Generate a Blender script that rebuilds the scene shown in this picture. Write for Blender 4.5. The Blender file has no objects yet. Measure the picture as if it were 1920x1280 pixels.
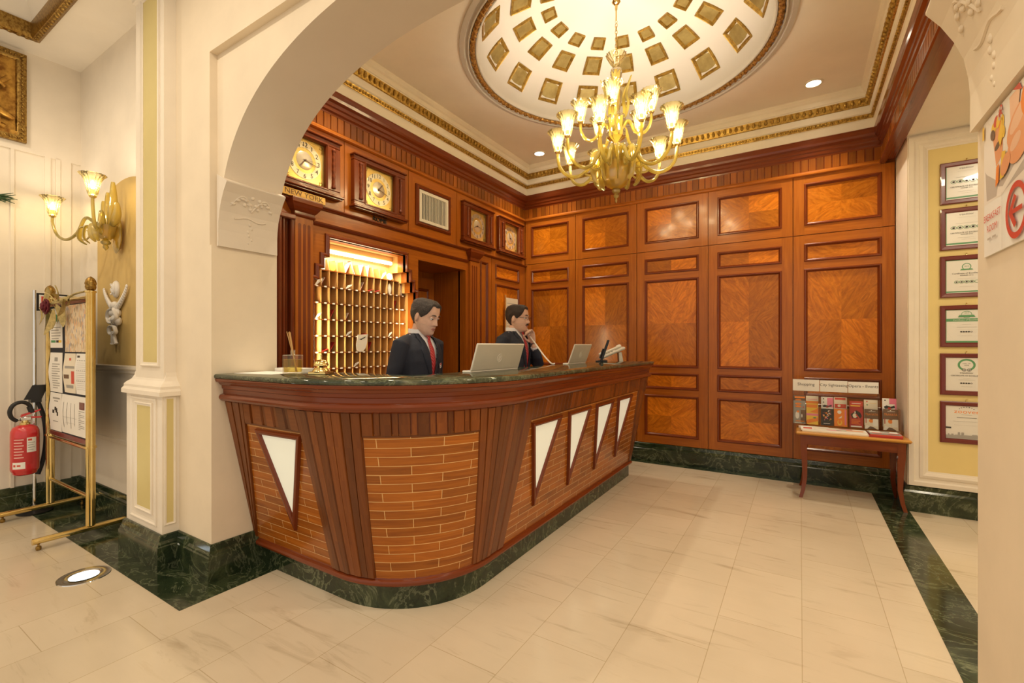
import bpy, bmesh, math, random
from mathutils import Vector, Matrix, Euler, noise as mnoise
random.seed(7)
PI = math.pi
S = bpy.context.scene
COL = S.collection
# ------------------------------------------------------------------ camera, world, exposure
F_PX = 866.0
YAW = math.radians(31.95)
cam_d = bpy.data.cameras.new('camera')
cam_d.sensor_width = 36.0
cam_d.lens = F_PX / 1920 * 36.0
cam_d.shift_y = 8.0 / 1920
cam_d.clip_start = 0.05
cam = bpy.data.objects.new('camera', cam_d)
COL.objects.link(cam)
cam.location = (0, 0, 1.30)
cam.rotation_euler = (PI / 2, 0, YAW)
S.camera = cam
W = bpy.data.worlds.new('warm_ambient_fill')  # even warm ambient light added to fill the hall
S.world = W
W.use_nodes = True
bg = W.node_tree.nodes['Background']
bg.inputs['Color'].default_value = (1.0, 0.88, 0.72, 1)
bg.inputs['Strength'].default_value = 0.74
S.view_settings.view_transform = 'Standard'
S.view_settings.look = 'None'
S.view_settings.exposure = 0.22
S.view_settings.gamma = 1.0
S.view_settings.use_curve_mapping = False
S.cycles.max_bounces = 7
S.cycles.diffuse_bounces = 4
S.cycles.glossy_bounces = 3
S.cycles.transmission_bounces = 6
S.cycles.transparent_max_bounces = 16
S.cycles.caustics_reflective = False
S.cycles.caustics_refractive = False
S.cycles.sample_clamp_indirect = 4.0
S.cycles.use_denoising = True

def lamp(name, kind, loc, energy, color=(1, .82, .55), size=.1, rot=(0, 0, 0), parent=None, **kw):
    d = bpy.data.lights.new(name, kind)
    d.energy = energy; d.color = color
    if kind == 'AREA' and 'shape' in kw:
        d.shape = kw.pop('shape'); d.size = size
    elif kind == 'AREA':
        d.shape = 'DISK'; d.size = size
    else:
        d.shadow_soft_size = size
    for k, v in kw.items(): setattr(d, k, v)
    o = bpy.data.objects.new(name, d); COL.objects.link(o)
    o.location = loc; o.rotation_euler = rot
    if parent: o.parent = parent
    return o
# unseen area lamps added to fill the hall on the camera's side of the arch
for hx, hy in ((-4.3, .25), (-2.6, .35), (-0.9, .35), (-0.25, .85), (-3.4, -1.2), (-1.6, -1.2), (0.6, -1.0), (-4.6, -1.2)):
    lamp('hall_fill_light', 'AREA', (hx, hy, 3.55), 10.5, (1, .86, .66), .22)
lamp('passage_area_light', 'AREA', (1.5, 3.3, 2.95), 17, (1, .88, .66), .25)  # both are unseen area lamps lighting the passage
lamp('passage_area_light', 'AREA', (1.5, 1.9, 2.95), 13, (1, .88, .66), .25)

# ------------------------------------------------------------------ mesh builder
class MB:
    def __init__(s):
        s.v = []; s.f = []; s.m = []; s.s = []; s.u = []; s.t = []
    def add(s, verts, faces, mat=0, smooth=False, uvs=None, tone=1.0, M=None):
        o = len(s.v)
        if M is not None: s.v += [tuple(M @ Vector(p)) for p in verts]
        else: s.v += [tuple(p) for p in verts]
        for i, f in enumerate(faces):
            s.f.append([k + o for k in f]); s.m.append(mat); s.s.append(smooth)
            s.u.append(uvs[i] if uvs else None)
            s.t.append(tone)
        return s
    def box(s, x0, x1, y0, y1, z0, z1, mat=0, tone=1.0, bev=0, M=None):
        if x0 > x1: x0, x1 = x1, x0
        if y0 > y1: y0, y1 = y1, y0
        if z0 > z1: z0, z1 = z1, z0
        if bev <= 0:
            v = [(x0,y0,z0),(x1,y0,z0),(x1,y1,z0),(x0,y1,z0),(x0,y0,z1),(x1,y0,z1),(x1,y1,z1),(x0,y1,z1)]
            f = [(0,3,2,1),(4,5,6,7),(0,1,5,4),(1,2,6,5),(2,3,7,6),(3,0,4,7)]
            return s.add(v, f, mat, False, None, tone, M)
        b = min(bev, (x1-x0)*.45, (y1-y0)*.45, (z1-z0)*.45)
        X = (x0, x0+b, x1-b, x1); Y = (y0, y0+b, y1-b, y1); Z = (z0, z0+b, z1-b, z1)
        v = []; idx = {}
        def g(i, j, k):
            key = (i, j, k)
            if key not in idx:
                idx[key] = len(v); v.append((X[i], Y[j], Z[k]))
            return idx[key]
        f = []
        f += [(g(1,1,0),g(1,2,0),g(2,2,0),g(2,1,0)),(g(1,1,3),g(2,1,3),g(2,2,3),g(1,2,3)),
              (g(1,0,1),g(2,0,1),g(2,0,2),g(1,0,2)),(g(1,3,1),g(1,3,2),g(2,3,2),g(2,3,1)),
              (g(0,1,1),g(0,1,2),g(0,2,2),g(0,2,1)),(g(3,1,1),g(3,2,1),g(3,2,2),g(3,1,2))]
        for j, jj in ((1, 0), (2, 3)):
            for k, kk in ((1, 0), (2, 3)):
                q = [g(1,j,kk), g(2,j,kk), g(2,jj,k), g(1,jj,k)]
                f.append(q if (j == 1) == (k == 1) is False else q[::-1])
        for i, ii in ((1, 0), (2, 3)):
            for k, kk in ((1, 0), (2, 3)):
                f.append([g(i,1,kk), g(i,2,kk), g(ii,2,k), g(ii,1,k)])
            for j, jj in ((1, 0), (2, 3)):
                f.append([g(i,jj,1), g(i,jj,2), g(ii,j,2), g(ii,j,1)])
                for k, kk in ((1, 0), (2, 3)):
                    f.append([g(ii,j,k), g(i,jj,k), g(i,j,kk)])
        return s.add(v, f, mat, False, None, tone, M)
    def quad(s, a, b, c, d, mat=0, tone=1.0, uv=None, M=None):
        return s.add([a, b, c, d], [(0, 1, 2, 3)], mat, False, [uv] if uv else None, tone, M)
    def poly(s, pts, mat=0, tone=1.0, M=None):
        return s.add(pts, [tuple(range(len(pts)))], mat, False, None, tone, M)
    def prism(s, poly, fn, d0, d1, mat=0, tone=1.0, smooth=False, M=None):
        """poly: 2d points; fn(a, b, d) -> xyz"""
        n = len(poly)
        v = [fn(a, b, d0) for a, b in poly] + [fn(a, b, d1) for a, b in poly]
        f = [tuple(range(n))[::-1], tuple(range(n, 2*n))]
        s.add(v, f, mat, False, None, tone, M)
        f = [(i, (i+1) % n, n+(i+1) % n, n+i) for i in range(n)]
        return s.add(v, f, mat, smooth, None, tone, M)
    def lathe(s, prof, c=(0, 0, 0), n=24, mat=0, flute=0, fl_n=12, tone=1.0, M=None, sx=1, sy=1, smooth=True):
        v = []; f = []; uv = []
        for j, p in enumerate(prof):
            r, z = p[0], p[1]
            fl = flute * (p[2] if len(p) > 2 else 1)
            for i in range(n):
                a = 2*PI*i/n
                rr = r * (1 + fl*math.cos(fl_n*a))
                v.append((c[0]+rr*math.cos(a)*sx, c[1]+rr*math.sin(a)*sy, c[2]+z))
        for j in range(len(prof)-1):
            for i in range(n):
                k = (i+1) % n
                f.append((j*n+i, j*n+k, (j+1)*n+k, (j+1)*n+i))
                uv.append([(prof[j][1], i*.02), (prof[j][1], i*.02+.02), (prof[j+1][1], i*.02+.02), (prof[j+1][1], i*.02)])
        return s.add(v, f, mat, smooth, uv, tone, M)
    def tube(s, pts, rad, n=8, mat=0, closed=False, tone=1.0, cap=True, flat=1.0, M=None, up=None):
        pts = [Vector(p) for p in pts]
        m = len(pts)
        if not hasattr(rad, '__len__'): rad = [rad]*m
        v = []; f = []; uv = []
        prev = None; L = 0
        for i in range(m):
            if closed: t = (pts[(i+1) % m]-pts[i-1])
            else: t = pts[min(i+1, m-1)]-pts[max(i-1, 0)]
            if t.length < 1e-9: t = Vector((0, 0, 1))
            t.normalize()
            if prev is None:
                a = Vector(up) if up else (Vector((0, 0, 1)) if abs(t.z) < .9 else Vector((1, 0, 0)))
            else: a = prev
            a = a - t*a.dot(t)
            if a.length < 1e-6: a = t.orthogonal()
            a.normalize(); prev = a
            b = t.cross(a)
            for k in range(n):
                w = 2*PI*k/n
                v.append(pts[i] + (a*math.cos(w)*flat + b*math.sin(w))*rad[i])
        seg = m if closed else m-1
        for i in range(seg):
            j = (i+1) % m
            d = (pts[j]-pts[i]).length
            for k in range(n):
                l = (k+1) % n
                f.append((i*n+k, i*n+l, j*n+l, j*n+k))
                uv.append([(L, k*.01), (L, k*.01+.01), (L+d, k*.01+.01), (L+d, k*.01)])
            L += d
        s.add(v, f, mat, True, uv, tone, M)
        if cap and not closed:
            s.add([v[k] for k in range(n)], [tuple(range(n))[::-1]], mat, False, None, tone, M)
            s.add([v[(m-1)*n+k] for k in range(n)], [tuple(range(n))], mat, False, None, tone, M)
        return s
    def sweep(s, path, prof, nrm=(0, 0, 1), closed=False, mat=0, tone=1.0, smooth=False, caps=True):
        """prof: (a, b): a along the path's left side (nrm x dir), b along nrm, mitred in the path's plane"""
        nrm = Vector(nrm); P = [Vector(p) for p in path]; m = len(P); k = len(prof)
        v = []; f = []; uv = []
        for i in range(m):
            d0 = (P[i]-P[i-1]) if (closed or i > 0) else None
            d1 = (P[(i+1) % m]-P[i]) if (closed or i < m-1) else None
            if d0 is None: d0 = d1
            if d1 is None: d1 = d0
            s0 = nrm.cross(d0.normalized()); s1 = nrm.cross(d1.normalized())
            mit = (s0+s1)/max(1e-3, 1+s0.dot(s1))
            for a, b in prof: v.append(P[i]+mit*a+nrm*b)
        seg = m if closed else m-1
        L = 0
        for i in range(seg):
            j = (i+1) % m
            d = (P[j]-P[i]).length; w = 0
            for q in range(k-1):
                dw = math.hypot(prof[q+1][0]-prof[q][0], prof[q+1][1]-prof[q][1])
                f.append((i*k+q, j*k+q, j*k+q+1, i*k+q+1))
                uv.append([(L, w), (L+d, w), (L+d, w+dw), (L, w+dw)])
                w += dw
            L += d
        s.add(v, f, mat, smooth, uv, tone)
        if caps and not closed and k > 2:
            s.add([v[q] for q in range(k)], [tuple(range(k))], mat, False, None, tone)
            s.add([v[(m-1)*k+q] for q in range(k)], [tuple(range(k))[::-1]], mat, False, None, tone)
        return s
    def grid(s, rows, mat=0, smooth=True, tone=1.0, closed_u=False, flip=False, uvs=None, M=None):
        nr = len(rows); nc = len(rows[0])
        v = [p for r in rows for p in r]; f = []; uv = []
        for j in range(nr-1):
            for i in range(nc if closed_u else nc-1):
                k = (i+1) % nc
                q = (j*nc+i, j*nc+k, (j+1)*nc+k, (j+1)*nc+i)
                f.append(q[::-1] if flip else q)
                if uvs:
                    w = [uvs[j][i], uvs[j][k], uvs[j+1][k], uvs[j+1][i]]
                    uv.append(w[::-1] if flip else w)
        return s.add(v, f, mat, smooth, uv or None, tone, M)
    def ball(s, c, r, n=12, m=8, mat=0, sc=(1, 1, 1), M=None, tone=1.0):
        rows = []
        for j in range(m+1):
            t = PI*j/m
            rows.append([(c[0]+r*sc[0]*math.sin(t)*math.cos(2*PI*i/n), c[1]+r*sc[1]*math.sin(t)*math.sin(2*PI*i/n), c[2]-r*sc[2]*math.cos(t)) for i in range(n)])
        return s.grid(rows, mat, True, tone, True, False, None, M)
    def build(s, name, mats, parent=None, loc=None, sharp=40):
        me = bpy.data.meshes.new(name)
        v = s.v
        o = Vector(loc) if loc is not None else None
        if o is not None: v = [(p[0]-o.x, p[1]-o.y, p[2]-o.z) for p in v]
        me.from_pydata(v, [], s.f)
        if not isinstance(mats, (list, tuple)): mats = [mats]
        for m in mats: me.materials.append(m)
        me.polygons.foreach_set('material_index', s.m)
        me.polygons.foreach_set('use_smooth', s.s)
        uvl = me.uv_layers.new(name='UVMap')
        flat = []
        for i, f in enumerate(s.f):
            u = s.u[i]
            if u is None:
                P = [Vector(s.v[k]) for k in f]
                nn = Vector((0, 0, 0))
                for q in range(1, len(P)-1): nn += (P[q]-P[0]).cross(P[q+1]-P[0])
                ax = max(range(3), key=lambda q: abs(nn[q]))
                oth = [q for q in range(3) if q != ax]
                ext = [max(p[q] for p in P)-min(p[q] for p in P) for q in oth]
                a, b = (oth if ext[0] >= ext[1] else oth[::-1])
                off = (P[0][ax]*3.7) % 5
                u = [(p[a]+off, p[b]+off) for p in P]
            for q in u: flat += [q[0], q[1]]
        uvl.data.foreach_set('uv', flat)
        at = me.attributes.new('tone', 'FLOAT', 'FACE')
        at.data.foreach_set('value', s.t)
        me.validate()
        me.update()
        if any(s.s): me.set_sharp_from_angle(angle=math.radians(sharp))
        ob = bpy.data.objects.new(name, me); COL.objects.link(ob)
        if parent is not None:
            ob.parent = parent
        if o is not None: ob.location = o
        return ob

def tag(o, label=None, cat=None, group=None, kind=None):
    if label: o['label'] = label
    if cat: o['category'] = cat
    if group: o['group'] = group
    if kind: o['kind'] = kind
    return o
def thing(name, label, cat, loc=(0, 0, 0), rz=0, group=None):
    o = bpy.data.objects.new(name, None); COL.objects.link(o)
    o.empty_display_size = .05
    o.location = loc; o.rotation_euler = (0, 0, rz)
    return tag(o, label, cat, group)
def struct(o): o['kind'] = 'structure'; return o
def dup(root, loc=None, rz=None, label=None):
    r = root.copy(); COL.objects.link(r)
    if loc is not None: r.location = loc
    if rz is not None: r.rotation_euler = (0, 0, rz)
    if label: r['label'] = label
    for ch in list(root.children):
        c = ch.copy(); COL.objects.link(c); c.parent = r
        for g in list(ch.children):
            d = g.copy(); COL.objects.link(d); d.parent = c
    return r
def bez(p0, p1, p2, p3, n=12):
    p0, p1, p2, p3 = map(Vector, (p0, p1, p2, p3)); o = []
    for i in range(n+1):
        t = i/n; u = 1-t
        o.append(p0*u**3+p1*3*u*u*t+p2*3*u*t*t+p3*t**3)
    return o
def spline(pts, n=6):
    P = [Vector(p) for p in pts]; o = []
    for i in range(len(P)-1):
        a = P[max(i-1, 0)]; b = P[i]; c = P[i+1]; d = P[min(i+2, len(P)-1)]
        for k in range(n):
            t = k/n
            o.append(.5*((2*b)+(c-a)*t+(2*a-5*b+4*c-d)*t*t+(3*b-a-3*c+d)*t**3))
    o.append(P[-1]); return o
_txt = {}
def text_geo(body, size=.1, align='CENTER', ext=0.0, shear=0.0, spacing=1.0):
    key = (body, size, align, ext, shear, spacing)
    if key in _txt: return _txt[key]
    cu = bpy.data.curves.new('lettering', 'FONT')
    cu.body = body; cu.size = size; cu.align_x = align; cu.align_y = 'CENTER'; cu.extrude = ext; cu.shear = shear
    cu.resolution_u = 2; cu.space_character = spacing
    ob = bpy.data.objects.new('lettering', cu); COL.objects.link(ob)
    dg = bpy.context.evaluated_depsgraph_get(); dg.update()
    me = bpy.data.meshes.new_from_object(ob.evaluated_get(dg))
    r = ([tuple(v.co) for v in me.vertices], [tuple(p.vertices) for p in me.polygons])
    bpy.data.objects.remove(ob); bpy.data.curves.remove(cu); bpy.data.meshes.remove(me)
    _txt[key] = r
    return r
def frame_M(origin, xdir, ydir):
    """matrix taking local (x, y, z=out) to the plane spanned by xdir, ydir at origin"""
    x = Vector(xdir).normalized(); y = Vector(ydir).normalized(); z = x.cross(y)
    return Matrix(((x.x, y.x, z.x, origin[0]), (x.y, y.y, z.y, origin[1]), (x.z, y.z, z.z, origin[2]), (0, 0, 0, 1)))
def put_text(mb, body, M, x, y, size, mat=0, z=.001, align='CENTER', ext=0.0, sx=1.0, shear=0.0, spacing=1.0):
    v, f = text_geo(body, 1.0, align, ext/size if size else 0, shear, spacing)
    mb.add([(x+p[0]*size*sx, y+p[1]*size, z+p[2]*size) for p in v], f, mat, False, None, 1.0, M)
# ------------------------------------------------------------------ materials
def nt(name):
    m = bpy.data.materials.new(name); m.use_nodes = True
    t = m.node_tree; b = t.nodes['Principled BSDF']
    return m, t, b
def L(t, a, b): t.links.new(a, b)
def nd(t, k, **kw):
    n = t.nodes.new(k)
    for a, b in kw.items(): setattr(n, a, b)
    return n
def ramp(t, fac, stops):
    r = nd(t, 'ShaderNodeValToRGB'); e = r.color_ramp.elements
    while len(e) < len(stops): e.new(.5)
    for i, (p, c) in enumerate(stops):
        e[i].position = p; e[i].color = (*c, 1) if len(c) == 3 else c
    L(t, fac, r.inputs['Fac']); return r
def noise(t, vec, scale, detail=3, rough=.55, dist=0):
    n = nd(t, 'ShaderNodeTexNoise'); n.inputs['Scale'].default_value = scale; n.inputs['Detail'].default_value = detail
    n.inputs['Roughness'].default_value = rough; n.inputs['Distortion'].default_value = dist
    if vec is not None: L(t, vec, n.inputs['Vector'])
    return n
def mapping(t, src, sc=(1, 1, 1), rot=(0, 0, 0), loc=(0, 0, 0)):
    m = nd(t, 'ShaderNodeMapping'); m.inputs['Scale'].default_value = sc; m.inputs['Rotation'].default_value = rot; m.inputs['Location'].default_value = loc
    L(t, src, m.inputs['Vector']); return m.outputs['Vector']
def coords(t, which='Object'):
    return nd(t, 'ShaderNodeTexCoord').outputs[which]
def bump(t, b, h, strength=.2, dist=.01):
    n = nd(t, 'ShaderNodeBump'); n.inputs['Strength'].default_value = strength; n.inputs['Distance'].default_value = dist
    L(t, h, n.inputs['Height']); L(t, n.outputs['Normal'], b.inputs['Normal'])
def mixc(t, fac, a, b, mode='MIX'):
    n = nd(t, 'ShaderNodeMix', data_type='RGBA', blend_type=mode)
    for k, v in ((0, fac), (6, a), (7, b)):
        if hasattr(v, 'links') or hasattr(v, 'is_linked'): L(t, v, n.inputs[k])
        else: n.inputs[k].default_value = (*v, 1) if hasattr(v, '__len__') else v
    return n.outputs[2]
def wood(name, c0, c1, c2, rough=.28, coat=.35, gs=(1.3, 26, 1), fig=0.0):
    m, t, b = nt(name)
    uv = coords(t, 'UV')
    v = mapping(t, uv, gs)
    n1 = noise(t, v, 1.6, 5, .6, 1.2)
    n2 = noise(t, mapping(t, uv, (1.6, 3.5, 1)), 1.3, 3, .5, .5)
    r = ramp(t, n1.outputs['Fac'], [(.25, c0), (.5, c1), (.78, c2)])
    col = mixc(t, n2.outputs['Fac'], r.outputs['Color'], c1)
    if fig:
        n3 = noise(t, mapping(t, uv, (2.2, 6, 1)), 2.2, 5, .7, 3.0)
        r3 = ramp(t, n3.outputs['Fac'], [(.32, (.55, .46, .4)), (.68, (1.3, 1.3, 1.3))])
        col = mixc(t, fig, col, mixc(t, 1.0, col, r3.outputs['Color'], 'MULTIPLY'))
    at = nd(t, 'ShaderNodeAttribute', attribute_name='tone')
    col = mixc(t, 1.0, col, at.outputs['Color'], 'MULTIPLY')
    L(t, col, b.inputs['Base Color'])
    b.inputs['Roughness'].default_value = rough; b.inputs['Specular IOR Level'].default_value = .3
    b.inputs['Coat Weight'].default_value = coat*.6; b.inputs['Coat Roughness'].default_value = .12
    bump(t, b, n1.outputs['Fac'], .05, .004)
    return m
def flat(name, c, rough=.5, metal=0.0, coat=0.0, nz=0.0, nscale=12, bmp=0.0, spec=.5):
    m, t, b = nt(name)
    b.inputs['Base Color'].default_value = (*c, 1); b.inputs['Roughness'].default_value = rough
    b.inputs['Metallic'].default_value = metal; b.inputs['Coat Weight'].default_value = coat
    b.inputs['Specular IOR Level'].default_value = spec
    if nz or bmp:
        n = noise(t, coords(t), nscale, 4)
        if nz:
            r = ramp(t, n.outputs['Fac'], [(.3, tuple(k*(1-nz) for k in c)), (.7, tuple(min(1, k*(1+nz)) for k in c))])
            L(t, r.outputs['Color'], b.inputs['Base Color'])
        if bmp: bump(t, b, n.outputs['Fac'], bmp, .01)
    return m
MW = wood('cherry_wood', (.21, .047, .005), (.38, .106, .010), (.57, .19, .021))
MWR = wood('red_cherry_wood', (.10, .017, .004), (.165, .031, .006), (.25, .055, .010), rough=.22, coat=.5)
MWD = wood('dark_cherry_wood', (.10, .020, .007), (.17, .036, .010), (.24, .055, .013), rough=.22, coat=.5)
MWC = wood('counter_wood', (.11, .028, .005), (.19, .050, .008), (.29, .088, .013), rough=.25, coat=.4)
MWF = wood('figured_cherry_veneer', (.40, .098, .005), (.58, .175, .009), (.74, .27, .02), rough=.26, coat=.4, gs=(1.8, 16, 1), fig=.75)
MWL = wood('pale_oak', (.50, .27, .09), (.62, .36, .13), (.70, .44, .18), rough=.45, coat=.1)
MPIG = wood('pigeonhole_wood', (.58, .32, .10), (.70, .42, .15), (.78, .50, .20), rough=.5, coat=.05)

def plaster(name, c, nz=.05, scale=3, rough=.75, bmp=.03):
    m, t, b = nt(name)
    o = coords(t)
    n = noise(t, o, scale, 5, .6); n2 = noise(t, o, 60, 2)
    r = ramp(t, n.outputs['Fac'], [(.3, tuple(k*(1-nz) for k in c)), (.7, tuple(min(1, k*(1+nz)) for k in c))])
    L(t, r.outputs['Color'], b.inputs['Base Color']); b.inputs['Roughness'].default_value = rough
    bump(t, b, n2.outputs['Fac'], bmp, .004)
    return m
MCREAM = plaster('cream_plaster', (.80, .69, .53))
MWHITE = plaster('ivory_plaster', (.82, .74, .62))
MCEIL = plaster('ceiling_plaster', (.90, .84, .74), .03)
MDOME = plaster('dome_plaster', (.60, .55, .48), .02)  # darkened below its true white-cream to offset the chandelier's overexposure
MYEL = plaster('yellow_wall_paint', (.78, .62, .26), .05, 2)
MYELP = plaster('pilaster_yellow_paint', (.64, .53, .23), .05, 2)
MOCH = plaster('ochre_glaze_paint', (.62, .43, .15), .12, 2.5, .6)
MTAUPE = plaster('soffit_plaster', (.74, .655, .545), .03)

def green_marble(name='green_marble', rough=.12, g=1.0, gb=1.0):
    m, t, b = nt(name)
    o = coords(t)
    n1 = noise(t, o, 5, 6, .65, 1.0)
    r = ramp(t, n1.outputs['Fac'], [(.25, (.006*g*gb, .012*g, .006*g*gb)), (.5, (.020*g*gb, .032*g, .014*g*gb)), (.66, (.052*g*gb, .068*g, .030*g*gb)), (.85, (.10*g*gb, .12*g, .06*g*gb))])
    n2 = noise(t, mapping(t, o, (1, 1.6, 1)), 3.2, 5, .6, 2.6)
    r2 = ramp(t, n2.outputs['Fac'], [(.470, (0, 0, 0)), (.5, (1, 1, 1)), (.53, (0, 0, 0))])
    n3 = noise(t, o, 2.0, 2)
    fac = nd(t, 'ShaderNodeMath', operation='MULTIPLY'); L(t, r2.outputs['Color'], fac.inputs[0]); L(t, n3.outputs['Fac'], fac.inputs[1])
    col = mixc(t, fac.outputs[0], r.outputs['Color'], (.20, .22, .13))
    n4 = noise(t, o, 90, 2)
    col = mixc(t, .4, col, mixc(t, 1.0, col, ramp(t, n4.outputs['Fac'], [(.3, (.5, .5, .5)), (.7, (1.6, 1.6, 1.6))]).outputs['Color'], 'MULTIPLY'))
    L(t, col, b.inputs['Base Color']); b.inputs['Roughness'].default_value = rough
    return m
MGREEN = green_marble()
MGREENT = green_marble('green_marble_top', .055, 1.7, 1.3)

def floor_mat():
    m, t, b = nt('cream_marble_tiles')
    o = coords(t)
    v = mapping(t, o, (1, 1, 1), (0, 0, -PI/2), (0.30, .0075, 0))
    br = nd(t, 'ShaderNodeTexBrick'); L(t, v, br.inputs['Vector'])
    br.inputs['Scale'].default_value = 1; br.inputs['Brick Width'].default_value = .605; br.inputs['Row Height'].default_value = .343
    br.inputs['Mortar Size'].default_value = .0017; br.inputs['Mortar Smooth'].default_value = .3; br.offset = .5
    br.inputs['Color1'].default_value = (.66, .56, .42, 1); br.inputs['Color2'].default_value = (.60, .505, .375, 1); br.inputs['Mortar'].default_value = (.45, .36, .23, 1)
    n1 = noise(t, mapping(t, o, (1.0, 7, 1), (0, 0, .12)), 1.6, 6, .62, .9)
    r = ramp(t, n1.outputs['Fac'], [(.26, (.66, .62, .56)), (.42, (1, 1, 1)), (.60, (1.02, 1.02, 1.02)), (.80, (.90, .87, .82))])
    n2 = noise(t, o, 1.1, 4)
    r2 = ramp(t, n2.outputs['Fac'], [(.3, (.90, .89, .86)), (.7, (1.06, 1.06, 1.06))])
    col = mixc(t, 1.0, mixc(t, .8, br.outputs['Color'], mixc(t, 1.0, br.outputs['Color'], r.outputs['Color'], 'MULTIPLY')), r2.outputs['Color'], 'MULTIPLY')
    L(t, col, b.inputs['Base Color'])
    n3 = noise(t, o, 2.5, 3)
    rr = ramp(t, n3.outputs['Fac'], [(.3, (.15, .15, .15)), (.7, (.26, .26, .26))])
    L(t, rr.outputs['Color'], b.inputs['Roughness'])
    return m
MFLOOR = floor_mat()
def gold(name, hi, lo, scale=30, rough=.32, bmp=.5, metal=.85):
    m, t, b = nt(name)
    n = noise(t, coords(t), scale, 4, .6)
    r = ramp(t, n.outputs['Fac'], [(.35, lo), (.62, hi)])
    L(t, r.outputs['Color'], b.inputs['Base Color']); b.inputs['Metallic'].default_value = metal; b.inputs['Roughness'].default_value = rough
    if bmp: bump(t, b, n.outputs['Fac'], bmp, .006)
    return m
MGOLD = gold('gilded_plaster', (.58, .37, .085), (.24, .13, .022), 45, .38, .4, .7)
MGOLDD = gold('aged_gold_relief', (.66, .38, .08), (.26, .11, .02), 18, .38, .5, .75)
MROPE = gold('bronze_gilt_rope', (.58, .33, .09), (.22, .10, .025), 60, .4, .5, .7)
MCOF = gold('coffer_gilt_panel', (.30, .22, .07), (.22, .15, .04), 12, .5, .1, .4)
MCOFG = gold('coffer_gilt_frame', (.44, .27, .05), (.22, .12, .02), 30, .42, .3, .6)
MBRASS = gold('polished_brass', (.84, .66, .29), (.74, .54, .19), 6, .16, 0, 1.0)
MBRASSD = gold('antique_brass', (.42, .27, .07), (.18, .09, .02), 60, .35, .3, .9)
MCHROME = flat('chrome', (.75, .75, .75), .12, 1.0)
def amber_glass(name, tint, gl=.12, tr=.5, thru=.5, frs=.8, t2=None):
    m, t, b = nt(name)
    t.nodes.remove(b)
    out = t.nodes['Material Output']
    tp = nd(t, 'ShaderNodeBsdfTransparent'); tp.inputs['Color'].default_value = (*(t2 or tint), 1)
    tl = nd(t, 'ShaderNodeBsdfTranslucent'); tl.inputs['Color'].default_value = (*tint, 1)
    df = nd(t, 'ShaderNodeBsdfDiffuse'); df.inputs['Color'].default_value = (*tint, 1)
    gls = nd(t, 'ShaderNodeBsdfGlossy'); gls.inputs['Roughness'].default_value = .08; gls.inputs['Color'].default_value = (1, .95, .8, 1)
    a = nd(t, 'ShaderNodeMixShader'); a.inputs[0].default_value = .35; L(t, tl.outputs[0], a.inputs[1]); L(t, df.outputs[0], a.inputs[2])
    c = nd(t, 'ShaderNodeMixShader'); c.inputs[0].default_value = thru; L(t, a.outputs[0], c.inputs[1]); L(t, tp.outputs[0], c.inputs[2])
    fr = nd(t, 'ShaderNodeFresnel'); fr.inputs['IOR'].default_value = 1.5
    ad = nd(t, 'ShaderNodeMath', operation='ADD'); ad.inputs[1].default_value = gl*.4; L(t, fr.outputs[0], ad.inputs[0])
    ml = nd(t, 'ShaderNodeMath', operation='MULTIPLY'); ml.inputs[1].default_value = frs; L(t, ad.outputs[0], ml.inputs[0])
    d = nd(t, 'ShaderNodeMixShader'); L(t, ml.outputs[0], d.inputs[0]); L(t, c.outputs[0], d.inputs[1]); L(t, gls.outputs[0], d.inputs[2])
    L(t, d.outputs[0], out.inputs['Surface'])
    return m
MAMB = amber_glass('amber_murano_glass', (1.0, .86, .30), .2, .5, .42, 1.0)
MAMBC = amber_glass('pale_amber_cup_glass', (1.0, .86, .42), .12, .5, .90, .9, (1, .96, .80))
MAMBD = amber_glass('deep_amber_bowl_glass', (1.0, .76, .18), .25, .5, .35, 1.0)
MCLEAR = amber_glass('clear_glass', (.985, .99, .975), .0, .5, .965, .4)
MOIL = amber_glass('pale_yellow_oil', (.93, .82, .40), .0, .5, .90, .3)
MACR = amber_glass('clear_acrylic', (.985, .985, .975), -.06, .5, .985, .5)
def emit(name, c, s):
    m, t, b = nt(name)
    b.inputs['Base Color'].default_value = (*c, 1)
    b.inputs['Emission Color'].default_value = (*c, 1); b.inputs['Emission Strength'].default_value = s
    return m
MBULB = emit('lit_bulb', (1, .84, .55), 14)
MDOWN = emit('lit_downlight', (1, .90, .72), 14)
MTUBE = emit('lit_fluorescent_tube', (1, .88, .62), 4.5)
MFROST = emit('backlit_frosted_glass', (.80, .82, .70), .26)
MFLAMP = emit('lit_floor_lamp_glass', (.75, .88, 1.0), 2.2)
MSCR = emit('lit_screen', (.75, .85, 1.0), 1.0)
MPAPER = flat('white_paper', (.86, .83, .77), .7)
MPAPERW = flat('warm_paper', (.80, .72, .58), .7)
MINK = flat('black_ink', (.03, .025, .02), .6)
MGREY = flat('grey_ink', (.35, .33, .30), .6)
MRED = flat('red_card', (.42, .03, .025), .5)
MREDI = flat('red_ink', (.62, .07, .04), .6)
MORG = flat('orange_ink', (.85, .25, .03), .6)
MYELI = flat('yellow_ink', (.86, .55, .06), .6)
MGRNI = flat('green_ink', (.06, .26, .10), .6)
MPINK = flat('pink_ink', (.80, .22, .34), .6)
MBLUI = flat('blue_ink', (.10, .16, .36), .6)
MBRNI = flat('brown_ink', (.16, .09, .05), .6)
MBLACK = flat('black_plastic', (.012, .012, .013), .35)
MRUB = flat('black_rubber', (.015, .015, .016), .55)
MFELT = flat('black_felt', (.012, .013, .02), .9)
MWPL = flat('ivory_plastic', (.82, .77, .66), .35)
MLAP = flat('ivory_laptop_shell', (.66, .61, .51), .35, nz=.02)
MLAPE = flat('white_laptop_rim', (.88, .83, .73), .35)
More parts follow.
